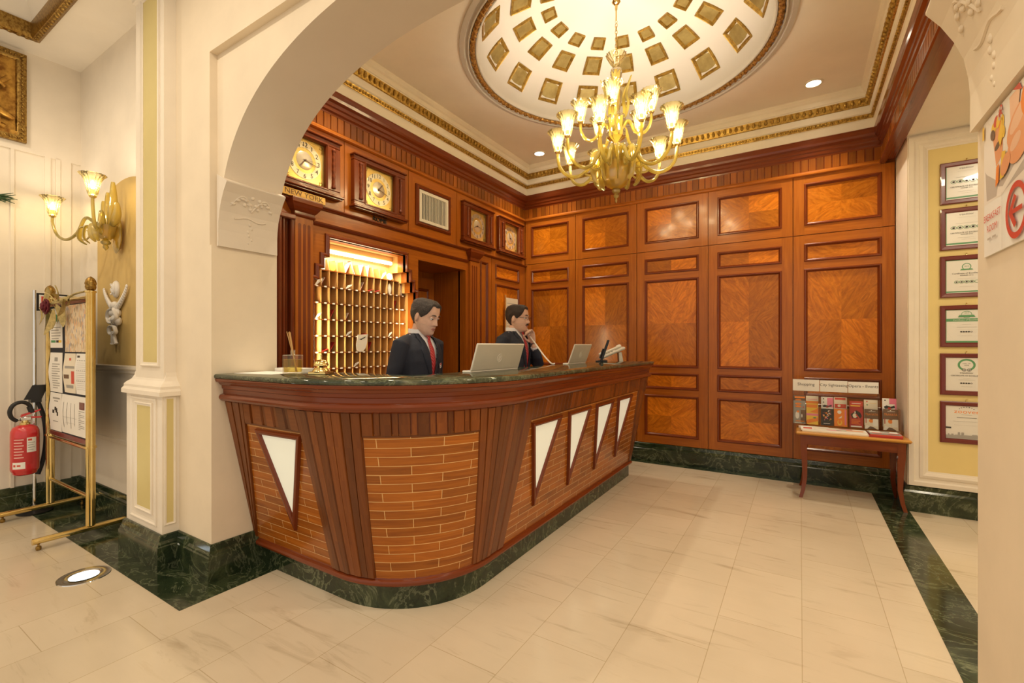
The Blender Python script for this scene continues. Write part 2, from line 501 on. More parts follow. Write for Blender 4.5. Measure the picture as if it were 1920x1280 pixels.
MMAR = flat('maroon_frame_lacquer', (.15, .018, .014), .3, coat=.3)
MEXT = flat('extinguisher_red', (.60, .025, .03), .22, coat=.6)
MSTUC = flat('white_stucco_relief', (.80, .75, .68), .7)
MLEAFG = flat('gilded_leaf', (.42, .32, .12), .5, .2, nz=.3, nscale=40)
MROSE = flat('burgundy_rose', (.13, .008, .02), .7, nz=.3, nscale=40)
MGLASSF = flat('certificate_paper', (.78, .75, .68), .25, coat=.5)
# ------------------------------------------------------------------ the setting
XL, YB, XR = -3.087, 5.27, .715          # key wall, panelled back wall, right end of the panelling
ZC = 3.60
o = struct(MB().box(-7, 3.2, -3.5, 5.6, -.06, 0).build('floor', MFLOOR))
o = struct(MB().box(XL, .535, 5.142, 5.4, -.01, .0015).box(.535, .73, 1.70, 5.4, -.01, .0015).build('trim_1', MGREEN))
o['label'] = 'dark green marble border strip in the floor along the panelled wall and passage'
o = struct(MB().box(-5.2, -2.582, 1.058, 1.57, -.01, .0015).build('trim_2', MGREEN))
o['label'] = 'dark green marble border in the floor around the left pillar'

# --- arch wall between hall and reception
AX, AA, AB, AZ = -1.186, 1.582, 1.01, 1.86
YF, YK = 1.33, 1.667
def arch_z(x):
    t = min(1, abs((x-AX)/AA)); return AZ+AB*(1-t**2.5)**.4
mb = MB()
mb.box(-3.70, -2.767, 1.29, YK, 0, AZ); mb.box(-3.70, -2.787, 1.29, YK, AZ, 3.62)
mb.box(-2.787, .42, 1.29, YK, 2.935, 3.62)
mb.box(.394, 2.2, 1.29, YK, 0, AZ); mb.box(.42, 2.2, 1.29, YK, AZ, 3.62)
N = 72
xs = [AX-AA*math.cos(PI*i/N) for i in range(N+1)]
pts = [(x, arch_z(x)) for x in xs]
for Y, fl in ((YF, False), (YK, True)):
    rows = [[(x, Y, z) for x, z in pts], [(x, Y, 2.935) for x, z in pts]]
    mb.grid(rows, 0, False, flip=fl)
rows = [[(x, YF, z) for x, z in pts], [(x, YK, z) for x, z in pts]]
mb.grid(rows, 1, True, flip=True)
mb.box(-2.787, -2.768, YF, YK, AZ, 2.935); mb.box(.396, .42, YF, YK, AZ, 2.935)
arch = struct(mb.build('wall_front', [MCREAM, MTAUPE], sharp=30))
# impost blocks with plaster relief
BP = [(0, 1.858), (.016, 1.858), (.0155, 1.95), (.019, 2.0), (.028, 2.055), (.047, 2.106), (.073, 2.156), (.104, 2.200), (.104, 2.207), (0, 2.26)]
for sgn, x0, nm in ((1, -2.767, 'impost_block'), (-1, .394, 'impost_block')):
    mb = MB()
    mb.prism(BP, lambda a, b, d: (x0+sgn*a, d, b), 1.318 if sgn > 0 else 1.30, 1.660 if sgn > 0 else 1.664, 0)
    b = mb.build(nm, MTAUPE if sgn > 0 else MCREAM, arch)
    rb = MB()
    def onb(y, z):     # point on the block's hollow face
        for (a0, z0), (a1, z1) in zip(BP[1:7], BP[2:8]):
            if z0 <= z <= z1: return (x0+sgn*(a0+(a1-a0)*(z-z0)/max(1e-6, z1-z0)), y, z)
        return (x0+sgn*.1, y, z)
    yc = 1.49
    for q in (-1, 1):
        rb.tube([onb(yc+q*t*.12, 2.08+.07*math.sin(t*3)) for t in [k/10 for k in range(11)]], [.006-.003*k/10 for k in range(11)], 6)
        for k in range(5):
            a = .3+k*.28
            p = onb(yc+q*(.02+.022*k), 2.09+.05*math.sin(a*2)); rb.ball(p, .012, 8, 6, sc=(.5, 1.2, .8))
    for k in range(7): rb.ball(onb(yc+.05*math.cos(k*.9), 2.125+.03*math.sin(k*.9)), .011, 8, 6, sc=(.6, 1, 1))
    rb.tube([onb(yc-.09+.18*k/8, 2.035-.008*math.cos(k)) for k in range(9)], .005, 6)
    for k in range(6): rb.ball(onb(yc+.012*math.sin(k*2), 2.01-.022*k), .009-.0008*k, 8, 6, sc=(.6, 1, 1.3))
    rb.build('relief_ornament', MTAUPE if sgn > 0 else MCREAM, b)
# pilaster on the left pillar
mb = MB()
mb.box(-3.655, -3.15, 1.203, 1.30, .19, 1.03, 0)
mb.box(-3.585, -3.19, 1.227, 1.30, 1.0, 3.62, 0)
ring = lambda x0, x1, y: [(x0, 1.32, 0), (x0, y, 0), (x1, y, 0), (x1, 1.32, 0)]
prof = [(0, 1.00), (-.022, 1.005), (-.022, 1.03), (-.012, 1.045), (-.012, 1.06), (.0, 1.075), (.018, 1.09), (.030, 1.115), (.034, 1.14), (.05, 1.14)]
mb.sweep(ring(-3.655, -3.15, 1.203), prof, mat=0, smooth=False)
mb.sweep(ring(-3.585, -3.19, 1.227), [(0, 3.46), (-.015, 3.47), (-.015, 3.50), (-.045, 3.56), (-.05, 3.62)], mat=0)
def inset(mb, M, x0, x1, y0, y1, w=.022, h=.010, matf=0, matp=1, zf=.0012):
    """moulded frame with a painted field, in the local plane of M"""
    pr = [(0, 0), (0, h), (.3*w, h*1.25), (.55*w, h*.5), (w, h*.35), (w, -.002)]
    P = [M @ Vector(p) for p in ((x0, y0, 0), (x1, y0, 0), (x1, y1, 0), (x0, y1, 0))]
    n = (M.to_3x3() @ Vector((0, 0, 1))).normalized()
    mb.sweep(P, pr, n, True, matf)
    mb.quad((x0+w, y0+w, zf), (x1-w, y0+w, zf), (x1-w, y1-w, zf), (x0+w, y1-w, zf), matp, M=M)
Mf = frame_M((0, 1.227, 0), (1, 0, 0), (0, 0, 1)); inset(mb, Mf, -3.495, -3.242, 1.175, 3.455, .024)
Mf = frame_M((0, 1.203, 0), (1, 0, 0), (0, 0, 1)); inset(mb, Mf, -3.585, -3.215, .235, .985, .03, .008, 0, 0); inset(mb, Mf, -3.512, -3.268, .295, .958, .022, zf=.0025)
Mf = frame_M((-3.15, 0, 0), (0, 1, 0), (0, 0, 1)); inset(mb, Mf, 1.214, 1.272, .25, 1.0, .012, .006)
mb.build('pilaster', [MWHITE, MYELP], arch)
BB = [(0, 0), (-.0, .135), (.006, .14), (.006, .15), (.014, .165), (.018, .195), (.024, .2), (.06, .2)]
def base(path, name, flip=False):
    mb = MB(); mb.sweep(path, [(-.03+a, b) if not flip else (.03-a, b) for a, b in BB], caps=True)
    return struct(mb.build(name, MGREEN))
base([(-3.66, 1.45, 0), (-3.66, 1.20, 0), (-3.155, 1.20, 0), (-3.155, 1.29, 0), (-2.767, 1.29, 0), (-2.767, 1.70, 0)], 'baseboard_front')
base([(-5.198, -3.0, 0), (-5.198, 1.391, 0), (-3.69, 1.391, 0)], 'baseboard_left')
# --- hall: alcove and side wall, hall ceiling
mb = MB()
mb.box(-5.3, -3.65, 1.391, 1.5, 0, 3.62)
mb.sweep([(-5.198, 1.391, 0), (-3.60, 1.391, 0)], [(0, 1.09), (-.012, 1.10), (-.012, 1.115), (-.030, 1.13), (-.034, 1.15), (0, 1.155)])
mb.sweep([(-5.198, 1.391, 0), (-3.60, 1.391, 0)], [(0, .56), (-.006, .565), (-.006, .59), (0, .595)])
oc = [(-4.80, 1.156), (-3.70, 1.156)] + [(-4.25+.55*math.cos(PI*k/24), 2.22+.32*math.sin(PI*k/24)) for k in range(25)] + [(-4.80, 2.22)]
mb.prism(oc, lambda a, b, d: (a, d, b), 1.3905, 1.389, 1)
struct(mb.build('wall_alcove', [MWHITE, MOCH]))
mb = MB()
mb.box(-5.35, -5.198, -3.5, 1.5, 0, 3.62)
mb.box(-5.2, -5.186, -3.5, 1.391, 2.83, 3.62)
for y0, y1, d in ((1.17, 1.205, .012), (1.235, 1.262, .02), (1.262, 1.33, .012), (.98, 1.0, .010)):
    mb.box(-5.2, -5.198+d, y0, y1, .19, 2.83)
struct(mb.build('wall_left', MWHITE))
mb = MB()
hx0, hx1, hy0, hy1 = -4.86, -.55, -2.2, 1.03
for b in ((-7, hx0, -3.5, 1.5), (hx1, 3.2, -3.5, 1.3), (hx0, hx1, hy1, 1.5), (hx0, hx1, -3.5, hy0)): mb.box(*b, 3.62, 3.9)
mb.box(hx0, hx1, hy0, hy1, 4.02, 4.1)
P = [(hx0, hy0, 0), (hx1, hy0, 0), (hx1, hy1, 0), (hx0, hy1, 0)]
mb.sweep(P, [(0, 3.7)]+[(.38-.38*math.cos(PI/2*k/8), 3.7+.32*math.sin(PI/2*k/8)) for k in range(1, 9)], closed=True, smooth=True)
hall = struct(mb.build('ceiling_hall', MCEIL))
mb = MB(); mb.sweep(P, [(-.055, 3.622), (-.05, 3.60), (-.03, 3.588), (.0, 3.592), (.012, 3.61), (.012, 3.70)], closed=True, mat=0)
k = 0
for (ax, ay), (bx, by) in (((hx0, hy1), (hx1, hy1)), ((hx0, -.6), (hx0, hy1))):
    ln = math.hypot(bx-ax, by-ay); m = int(min(ln, 1.9)/.045)
    for i in range(m):
        t = (i+.5)*.045/ln if ay == by else 1-(i+.5)*.045/ln
        mb.ball((ax+(bx-ax)*t-(.02 if ax == bx else 0), ay+(by-ay)*t+(.02 if ay == by else 0), 3.592), .017, 6, 4, sc=(1, 1, .7))
mb.build('gilt_moulding', MBRASSD, hall)

# --- panelled back wall
mb = MB(); mb.box(XL-.35, 3, YB+.03, YB+.15, 0, ZC+.1, 0); mb.box(XL, XR, YB+.019, YB+.04, .18, 3.1, 0, .8)
wb = struct(mb.build('wall_back', [MW]))
base([(XL, YB, 0), (XR+.01, YB, 0)], 'baseboard_back')
XD = [XL+.005, -2.36, -1.594, -.828, -.058, XR]
MOULD = [(0, 0), (0, .004), (.006, .010), (.014, .010), (.017, .004), (.026, -.006), (.030, -.012)]
def veneer(mb, M, x0, x1, y0, y1, depth=-.012, mode=4, mat=0):
    """book-matched veneer leaves with the grain fanning from the centre"""
    cx, cy = (x0+x1)/2, (y0+y1)/2
    def leaf(a, b, c, d, sx, sy, tone):
        ang = math.atan2((d-b), (c-a))*random.uniform(.8, 1.1)
        ca, sa = math.cos(ang), math.sin(ang); ox = random.random()*4; oy = random.random()*4
        q = [(a, b), (c, b), (c, d), (a, d)]
        uv = []
        for p in q:
            X, Y = (p[0]-cx)*sx, (p[1]-cy)*sy
            uv.append((X*ca+Y*sa+ox, -X*sa+Y*ca+oy))
        mb.quad(*[(p[0], p[1], depth) for p in q], mat, tone, uv, M)
    ts = [random.uniform(.62, 1.18) for _ in range(4)]
    if mode == 4:
        leaf(x0, y0, cx, cy, -1, -1, ts[0]); leaf(cx, y0, x1, cy, 1, -1, ts[1])
        leaf(cx, cy, x1, y1, 1, 1, ts[2]); leaf(x0, cy, cx, y1, -1, 1, ts[3])
    elif mode == 2:
        leaf(x0, y0, cx, y1, -1, 1, ts[0]); leaf(cx, y0, x1, y1, 1, 1, ts[1])
    else:
        mb.quad((x0, y0, depth), (x1, y0, depth), (x1, y1, depth), (x0, y1, depth), mat, ts[0], [(x0, y0), (x1, y0), (x1, y1), (x0, y1)], M)
def bay(parent, M, x0, x1, y0, y1, fields, tone=1.0, gap=.0035):
    """one panelling bay: stiles and rails, bolection mouldings and veneered fields"""
    x0 += gap; x1 -= gap; y0 += gap; y1 -= gap
    fr = MB(); n = (M.to_3x3() @ Vector((0, 0, 1))).normalized()
    th = .013
    ys = [y0]
    fx0, fx1 = fields[0][0], fields[0][1]
    def slab(a, b, c, d, t=1.0, vert=False):
        v = [(a, c, -.02), (b, c, -.02), (b, d, -.02), (a, d, -.02), (a, c, 0), (b, c, 0), (b, d, 0), (a, d, 0)]
        f = [(0, 3, 2, 1), (4, 5, 6, 7), (0, 1, 5, 4), (1, 2, 6, 5), (2, 3, 7, 6), (3, 0, 4, 7)]
        fr.add(v, f, 0, False, None, tone*t, M)
    slab(x0, fx0, y0, y1, random.uniform(.92, 1.05)); slab(fx1, x1, y0, y1, random.uniform(.92, 1.05))
    yy = y0
    for (a, b, c, d, mode) in fields:
        slab(fx0, fx1, yy, c, random.uniform(.92, 1.05)); yy = d
    slab(fx0, fx1, yy, y1, random.uniform(.92, 1.05))
    p = fr.build('panel_bay', MW, parent)
    mo = MB(); ve = MB()
    for (a, b, c, d, mode) in fields:
        P = [M @ Vector(q) for q in ((a-.004, c-.004, 0), (b+.004, c-.004, 0), (b+.004, d+.004, 0), (a-.004, d+.004, 0))]
        mo.sweep(P, MOULD, n, True)
        if mode: veneer(ve, M, a+.024, b-.024, c+.024, d-.024, -.011, mode)
    mo.build('panel_moulding', MWR, p)
    if ve.v: ve.build('veneer_field', MWF, p)
    return p
Mb = frame_M((0, YB, 0), (1, 0, 0), (0, 0, 1))
for i in range(5):
    x0, x1 = XD[i], XD[i+1]
    a, b = x0+.095, x1-.098
    bay(wb, Mb, x0, x1, 2.365, 2.935, [(a, b, 2.46, 2.855, 4)])
    f = [(a, b, 2.112, 2.277, 2)]
    f = [(a, b, .296, .745, 4), (a, b, .82, .992, 2), (a, b, 1.062, 2.034, 4)] + f
    bay(wb, Mb, x0, x1, .20, 2.365, f)
# frieze, bead and crown running round the key wall, back wall and beam
XBM = .625
ZB = 2.952
loop = [(XL, YK, 0), (XL, YB, 0), (XBM, YB, 0), (XBM, YK, 0)]
rl = lambda pr: [(-a, b) for a, b in pr]
mb = MB()
mb.box(XBM, XR, YK, YB, 2.952, 3.30, 0, 1.3)
mb.build('beam', MWD).__setitem__('kind', 'structure')
beam = bpy.data.objects['beam']
mb = MB()
bp_ = rl([(-.02, 2.93), (.012, 2.93), (.022, 2.938), (.022, 2.952), (.012, 2.962), (.006, 2.972), (-.01, 2.972)])
mb.sweep(loop[:3], bp_, mat=0); mb.sweep(loop[2:], bp_, mat=1)
mb.sweep(loop, rl([(-.03, 3.085), (.008, 3.085), (.010, 3.10), (.022, 3.112), (.024, 3.135), (.034, 3.145), (.036, 3.17), (.056, 3.185), (.062, 3.205), (.066, 3.24), (.066, 3.252), (0, 3.252)]), mat=1)
tr = struct(mb.build('trim_3', [MW, MWR]))
tr['label'] = 'red cherry crown and bead moulding above the panelling'
mb = MB()
def slats(p0, p1, inw, tone0):
    p0 = Vector(p0); p1 = Vector(p1); d = (p1-p0); ln = d.length; d.normalize()
    n = int(ln/.0615); st = ln/n; iv = Vector(inw)
    for i in range(n):
        a = p0+d*(i*st+.005); b = p0+d*((i+1)*st-.005)
        tn = random.choice((.50, .62, .7, .8, .9, .68))*tone0
        q = [a, b, b+iv*.008, a+iv*.008]
        v = [(p.x, p.y, 2.972) for p in q]+[(p.x, p.y, 3.087) for p in q]
        mb.add(v, [(0, 3, 2, 1), (4, 5, 6, 7), (0, 1, 5, 4), (1, 2, 6, 5), (2, 3, 7, 6), (3, 0, 4, 7)], 0, False, None, tn)
    q = [p0, p1, p1+iv*.001, p0+iv*.001]
    v = [(p.x, p.y, 2.96) for p in q]+[(p.x, p.y, 3.10) for p in q]
    mb.add(v, [(0, 3, 2, 1), (4, 5, 6, 7), (0, 1, 5, 4), (1, 2, 6, 5), (2, 3, 7, 6), (3, 0, 4, 7)], 1)
slats((XL, YK, 0), (XL, YB, 0), (1, 0, 0), 1); slats((XL, YB, 0), (XBM, YB, 0), (0, -1, 0), 1); slats((XBM, YB, 0), (XBM, YK, 0), (-1, 0, 0), 1.1)
fz = struct(mb.build('trim_4', [MW, MWD])); fz['label'] = 'frieze of upright cherry slats under the crown moulding'
# cream cornice with gilt bands
mb = MB()
mb.sweep(loop, rl([(.0, 3.252), (.056, 3.252), (.060, 3.262), (.060, 3.33), (.075, 3.338), (.085, 3.365), (.085, 3.372), (.098, 3.382), (.100, 3.44), (.110, 3.445), (.126, 3.50), (.128, 3.515), (.136, 3.52), (.138, 3.555), (.152, 3.565), (.165, 3.585), (.168, 3.602)]), mat=0)
co = struct(mb.build('trim_5', MWHITE)); co['label'] = 'cream cornice above the wooden crown moulding'
eg = MB(); bd = MB()
eg.sweep(loop, rl([(.100, 3.440), (.112, 3.443), (.130, 3.505), (.124, 3.508), (.10, 3.5)]), mat=0)
bd.sweep(loop, rl([(.06, 3.333), (.076, 3.337), (.088, 3.372), (.06, 3.374)]), mat=0)
def along(step, pf):
    for (a, b, iv, ins) in (((XL, YK), (XL, YB), (1, 0), 1), ((XL, YB), (XBM, YB), (0, -1), 1), ((XBM, YB), (XBM, YK), (-1, 0), 1)):
        dx, dy = b[0]-a[0], b[1]-a[1]; ln = math.hypot(dx, dy); dx /= ln; dy /= ln
        n = int((ln-.24)/step)
        for i in range(n+1):
            s = .12+i*(ln-.24)/n
            pf(a[0]+dx*s, a[1]+dy*s, iv, (dx, dy), i)
def egg(x, y, iv, d, i):
    eg.ball((x+iv[0]*.122, y+iv[1]*.122, 3.478), .024, 8, 5, sc=(.8 if iv[0] else .62, .8 if iv[1] else .62, 1.15))
def bead(x, y, iv, d, i):
    bd.ball((x+iv[0]*.082, y+iv[1]*.082, 3.355), .0125, 6, 4, sc=(1, 1, 1.1))
along(.052, egg); along(.030, bead)
eg.build('egg_and_dart_band', MGOLD, co); bd.build('bead_band', MGOLD, co)
# ceiling with dome
DC = (-1.235, 3.54); DR, DH = 1.09, .50
mb = MB()
n = 96; R0 = 1.235
def sq(a):
    c, s_ = math.cos(a), math.sin(a)
    hx = (XBM+.1-DC[0]) if c > 0 else (DC[0]-(XL-.1)); hy = (YB+.1-DC[1]) if s_ > 0 else (DC[1]-(YK-.1))
    t = min(hx/max(1e-6, abs(c)), hy/max(1e-6, abs(s_)))
    return (DC[0]+c*t, DC[1]+s_*t, ZC)
angs = sorted(set([2*PI*i/n for i in range(n)]+[math.atan2(y, x) % (2*PI) for x, y in ((XBM+.1-DC[0], YB+.1-DC[1]), (XL-.1-DC[0], YB+.1-DC[1]), (XL-.1-DC[0], YK-.1-DC[1]), (XBM+.1-DC[0], YK-.1-DC[1]))]))
rows = [[(DC[0]+R0*math.cos(a), DC[1]+R0*math.sin(a), ZC) for a in angs], [sq(a) for a in angs]]
mb.grid(rows, 0, False, closed_u=True)
mb.box(XL-.4, XBM+.5, YK-.1, YB+.4, 4.3, 4.35)
ceil = struct(mb.build('ceiling', MCEIL))
mb = MB()
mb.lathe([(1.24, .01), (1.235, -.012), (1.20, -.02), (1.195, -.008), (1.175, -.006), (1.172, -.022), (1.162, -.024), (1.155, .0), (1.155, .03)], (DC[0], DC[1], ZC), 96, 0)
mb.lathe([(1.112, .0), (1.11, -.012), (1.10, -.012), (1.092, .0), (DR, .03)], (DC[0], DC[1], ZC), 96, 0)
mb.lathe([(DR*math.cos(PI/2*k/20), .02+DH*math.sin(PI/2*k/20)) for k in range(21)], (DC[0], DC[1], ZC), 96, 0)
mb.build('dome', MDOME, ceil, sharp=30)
mb = MB()
mb.lathe([(1.157, .012), (1.152, -.018), (1.135, -.030), (1.118, -.018), (1.112, .01)], (DC[0], DC[1], ZC), 96, 0)
for i in range(120):
    a = 2*PI*i/120
    M = Matrix.Translation((DC[0]+1.135*math.cos(a), DC[1]+1.135*math.sin(a), ZC-.016)) @ Matrix.Rotation(a+.6, 4, 'Z')
    mb.ball((0, 0, 0), .022, 6, 4, sc=(1.3, .75, .9), M=M)
mb.build('rope_moulding', MROPE, ceil)
def coffer(az, rho, w, h):
    al = math.acos(rho/DR)
    ca, sa = math.cos(az), math.sin(az)
    p = Vector((DC[0]+rho*ca, DC[1]+rho*sa, ZC+.02+DH*math.sin(al)))
    e2 = Vector((-DR*math.sin(al)*ca, -DR*math.sin(al)*sa, DH*math.cos(al))).normalized()
    e1 = Vector((-sa, ca, 0)); nn = e1.cross(e2)
    if nn.dot(Vector((DC[0]-p.x, DC[1]-p.y, -1))) < 0: nn = -nn; e1 = -e1
    M = frame_M(p, e1, e2)
    mb = MB(); rows = []
    steps = [(1.0, -.03), (1.0, .018), (.94, .024), (.89, .021), (.82, .013), (.78, .015), (.74, .010), (.70, .006)]
    for s_, z in steps:
        m = max(0, 1-s_)*.5*min(w, h)*2.0
        tw = .90 if True else 1
        rows.append([(-w/2+m/2*1.0, -h/2+m/2, z), (w/2-m/2, -h/2+m/2, z), ((w/2)*tw-m/2, h/2-m/2, z), (-(w/2)*tw+m/2, h/2-m/2, z)])
    mb.grid(rows, 0, False, closed_u=True, M=M)
    a = rows[-1]; mb.quad(*a, 1, M=M)
    return mb.build('coffer', [MCOFG, MCOF], ceil)
for rho, w, h in ((1.005, .215, .20), (.76, .165, .175), (.545, .118, .115)):
    for k in range(16): coffer(math.radians(13.5+22.5*k), rho, w, h)
# downlights
for k, (x, y) in enumerate(((.10, 4.83), (-2.645, 4.86), (.10, 2.2), (-2.645, 2.2))):
    t = thing('recessed_downlight', ('small round recessed ceiling spot at the right, near the panelled wall', 'small round recessed ceiling spot behind the chandelier by the far corner', 'small round recessed ceiling spot at the right, near the arch', 'small round recessed ceiling spot at the left, near the arch')[k], 'ceiling light', (x, y, ZC), 0, 'recessed ceiling spots')
    MB().lathe([(.075, 0), (.074, -.006), (.058, -.008), (.053, -.002), (.053, .02)], (0, 0, 0), 28, 0).build('trim_ring', MWPL, t)
    MB().lathe([(.054, -.004), (.03, -.0035), (.001, -.003)], (0, 0, 0), 24, 0).build('lens', MDOWN, t)
    lamp('downlight_beam', 'SPOT', (x, y, ZC-.02), 95, (1, .87, .66), .05, (0, 0, 0), None, spot_size=1.75, spot_blend=1.0)
# --- right passage: yellow wall, its baseboard, ceiling
mb = MB()
mb.box(.722, 3.1, 4.77, YB+.1, 0, 3.0, 0)
Mf = frame_M((0, 4.77, 0), (1, 0, 0), (0, 0, 1))
pr = [(0, 0), (0, .018), (.03, .022), (.04, .012), (.062, .012), (.066, .02), (.085, .026), (.10, .018), (.108, .008), (.118, .006), (.118, -.002)]
P = [Mf @ Vector(p) for p in ((.728, .205, 0), (2.6, .205, 0), (2.6, 2.94, 0), (.728, 2.94, 0))]
mb.sweep(P, pr, (0, -1, 0), True, 0)
mb.quad((.84, .32, .003), (2.5, .32, .003), (2.5, 2.825, .003), (.84, 2.825, .003), 1, M=Mf)
struct(mb.build('wall_right', [MWHITE, MYEL]))
base([(.722, 5.2, 0), (.722, 4.77, 0), (3.1, 4.77, 0)], 'baseboard_right')
struct(MB().box(XR, 3.2, YK, 4.8, 2.957, 3.1).build('ceiling_passage', MCEIL))
struct(MB().box(3.1, 3.2, 1.667, 4.9, 0, 3.0).build('wall_passage', MWHITE))
# ------------------------------------------------------------------ reception counter
def c_geo(o):
    if o < 0:
        r = max(.03, .5+1.7*o); xs = -1.46+1.23*o; y = 1.555-1.07*o
        return (xs-r, y+r, r, xs, 4.553+.63*o)
    r = .5+1.5*o; return (-1.46+.83*o-r, 1.555-o+r, r, -1.46+.83*o, 4.553+.63*o)
def cp(u, o, z):
    cx, cy, r, xs, ye = c_geo(o)
    if u <= 0: return (cx+(cx+2.766)*u, cy-r, z)
    if u <= 1: a = u*PI/2; return (cx+r*math.sin(a), cy-r*math.cos(a), z)
    return (xs, cy+(ye-cy)*(u-1), z)
def bo(z): return .01+(z-.15)/.84*.175
def cb(u, z, e=0.0): return cp(u, bo(z)+e, z)
def ux(x, z):
    cx = c_geo(bo(z))[0]; return (x-cx)/(cx+2.766)
def uy(y, z):
    g = c_geo(bo(z)); return 1+(y-g[1])/(g[4]-g[1])
US = [-1+k/4 for k in range(4)]+[k/14 for k in range(14)]+[1+k/10 for k in range(11)]
counter = thing('reception_counter', 'curved cherry wood reception counter with lit triangular panes and green marble top', 'counter', (-1.9, 2.6, 0))
CL = counter.location.copy()
def cpart(mb, name, mats, parent=None, sharp=35):
    o = mb.build(name, mats, None, None, sharp)
    o.parent = parent or counter
    o.matrix_parent_inverse = Matrix.Identity(4)
    if parent is None: o.location = -CL
    return o
def cring(prof, us=US):
    rows = []
    for o, z in prof: rows.append([cp(u, o, z) for u in us])
    uv = []
    Ls = [0]
    for i in range(1, len(us)): Ls.append(Ls[-1]+(Vector(rows[0][i])-Vector(rows[0][i-1])).length)
    return rows, [[(l, j*.03) for l in Ls] for j in range(len(rows))]
def addring(mb, prof, mat=0, smooth=True, flip=False, caps=True):
    rows, uv = cring(prof); mb.grid(rows, mat, smooth, uvs=uv, flip=flip)
    if caps:
        mb.poly([r[-1] for r in rows], mat)
        mb.poly([r[0] for r in rows][::-1], mat)
mb = MB(); addring(mb, [(-.3, 0), (0, 0), (0, .12), (-.3, .12)]); cpart(mb, 'plinth', MGREEN)
mb = MB(); addring(mb, [(-.05, .118), (.026, .118), (.034, .124), (.036, .134), (.030, .144), (.016, .150), (.012, .160), (-.05, .160)]); cpart(mb, 'base_moulding', MWR)
mb = MB(); addring(mb, [(.10, .985), (.196, .985), (.216, .993), (.226, 1.004), (.228, 1.014), (.222, 1.026), (.208, 1.030), (.204, 1.033), (.205, 1.056), (.211, 1.060), (.213, 1.078), (.219, 1.081), (.231, 1.096), (.243, 1.100), (.248, 1.112), (.248, 1.117), (.10, 1.117)])
cpart(mb, 'crown_moulding', MWR, sharp=25)
mb = MB(); rows, uv = cring([(-.22, 1.117), (.243, 1.117), (.250, 1.121), (.253, 1.130), (.250, 1.139), (.243, 1.143), (-.22, 1.143), (-.222, 1.130), (-.22, 1.117)])
mb.grid(rows, 0, True, uvs=uv); mb.poly([r[-1] for r in rows[:-1]]); mb.poly([r[0] for r in rows[:-1]][::-1])
cpart(mb, 'marble_top', MGREENT, sharp=50)
mb = MB(); addring(mb, [(-.10, .12), (-.08, .12), (-.08, 1.117), (-.10, 1.117)]); cpart(mb, 'inner_panel', MWC)
mb = MB(); mb.box(-2.22, -1.60, 2.35, 4.50, .75, .78, bev=.004); mb.box(-2.18, -2.15, 2.4, 2.43, 0, .75); mb.box(-2.18, -2.15, 4.4, 4.43, 0, .75); cpart(mb, 'worktop', MWC)
def brick_wood():
    m, t, b = nt('inlaid_brick_veneer')
    uv = coords(t, 'UV')
    br = nd(t, 'ShaderNodeTexBrick'); L(t, uv, br.inputs['Vector'])
    br.inputs['Scale'].default_value = 1; br.inputs['Brick Width'].default_value = .255; br.inputs['Row Height'].default_value = .0445
    br.inputs['Mortar Size'].default_value = .0014; br.inputs['Mortar Smooth'].default_value = .1; br.inputs['Bias'].default_value = 0
    br.inputs['Color1'].default_value = (.75, .75, .75, 1); br.inputs['Color2'].default_value = (1.15, 1.15, 1.15, 1); br.inputs['Mortar'].default_value = (1, 1, 1, 1)
    n1 = noise(t, mapping(t, uv, (2, 30, 1)), 1.6, 5, .6, 1)
    r = ramp(t, n1.outputs['Fac'], [(.25, (.24, .060, .006)), (.55, (.37, .108, .011)), (.8, (.48, .155, .018))])
    col = mixc(t, 1.0, r.outputs['Color'], br.outputs['Color'], 'MULTIPLY')
    col = mixc(t, br.outputs['Fac'], col, (.72, .47, .19))
    L(t, col, b.inputs['Base Color']); b.inputs['Roughness'].default_value = .24; b.inputs['Coat Weight'].default_value = .2; b.inputs['Coat Roughness'].default_value = .1; b.inputs['Specular IOR Level'].default_value = .3
    return m
MBRICK = brick_wood()
# inlaid panels: (u at bottom, u at top) edges
ZT = .99
EDG = {'A0': (-1.0, -1.0), 'A1': (ux(-2.752, .15), ux(-2.575, ZT)), 'B0': (ux(-2.045, .15), ux(-2.10, ZT)), 'B1': (.245, .30), 'C0': (.855, .765),
       'C1': (uy(2.205, .15), uy(2.335, ZT)), 'D0': (uy(4.50, .15), uy(4.40, ZT)), 'D1': (2.0, 2.0)}
def ue(k, z): a, b = EDG[k]; return a+(b-a)*(z-.15)/(ZT-.15)
def inlay(k0, k1, nu, xf, zt=.885):
    rows = []; uv = []
    nz = 8
    for j in range(nz+1):
        z = .15+(zt-.15)*j/nz; u0, u1 = ue(k0, z), ue(k1, z)
        rows.append([cb(u0+(u1-u0)*i/nu, z, .002) for i in range(nu+1)])
        uv.append([(xf(rows[-1][i], u0+(u1-u0)*i/nu), (z-.15)*1.0) for i in range(nu+1)])
    mb = MB(); mb.grid(rows, 0, True, uvs=uv); return cpart(mb, 'inlaid_panel', MBRICK)
inlay('A1', 'B0', 4, lambda p, u: p[0]+5.0)
inlay('B1', 'C0', 16, lambda p, u: u*.92+4.02)
inlay('C1', 'D0', 10, lambda p, u: p[1]+3.0)
mb = MB()      # carcass face behind flutes and boards
rows = [[cb(u, .15+(.985-.15)*j/6, 0) for u in US] for j in range(7)]; mb.grid(rows, 0, True)
mb.poly([cb(2, .15), (-1.75, cb(2, .15)[1], .15), (-1.75, cb(2, .985)[1], .985), cb(2, .985)])
cpart(mb, 'carcass', MWD)
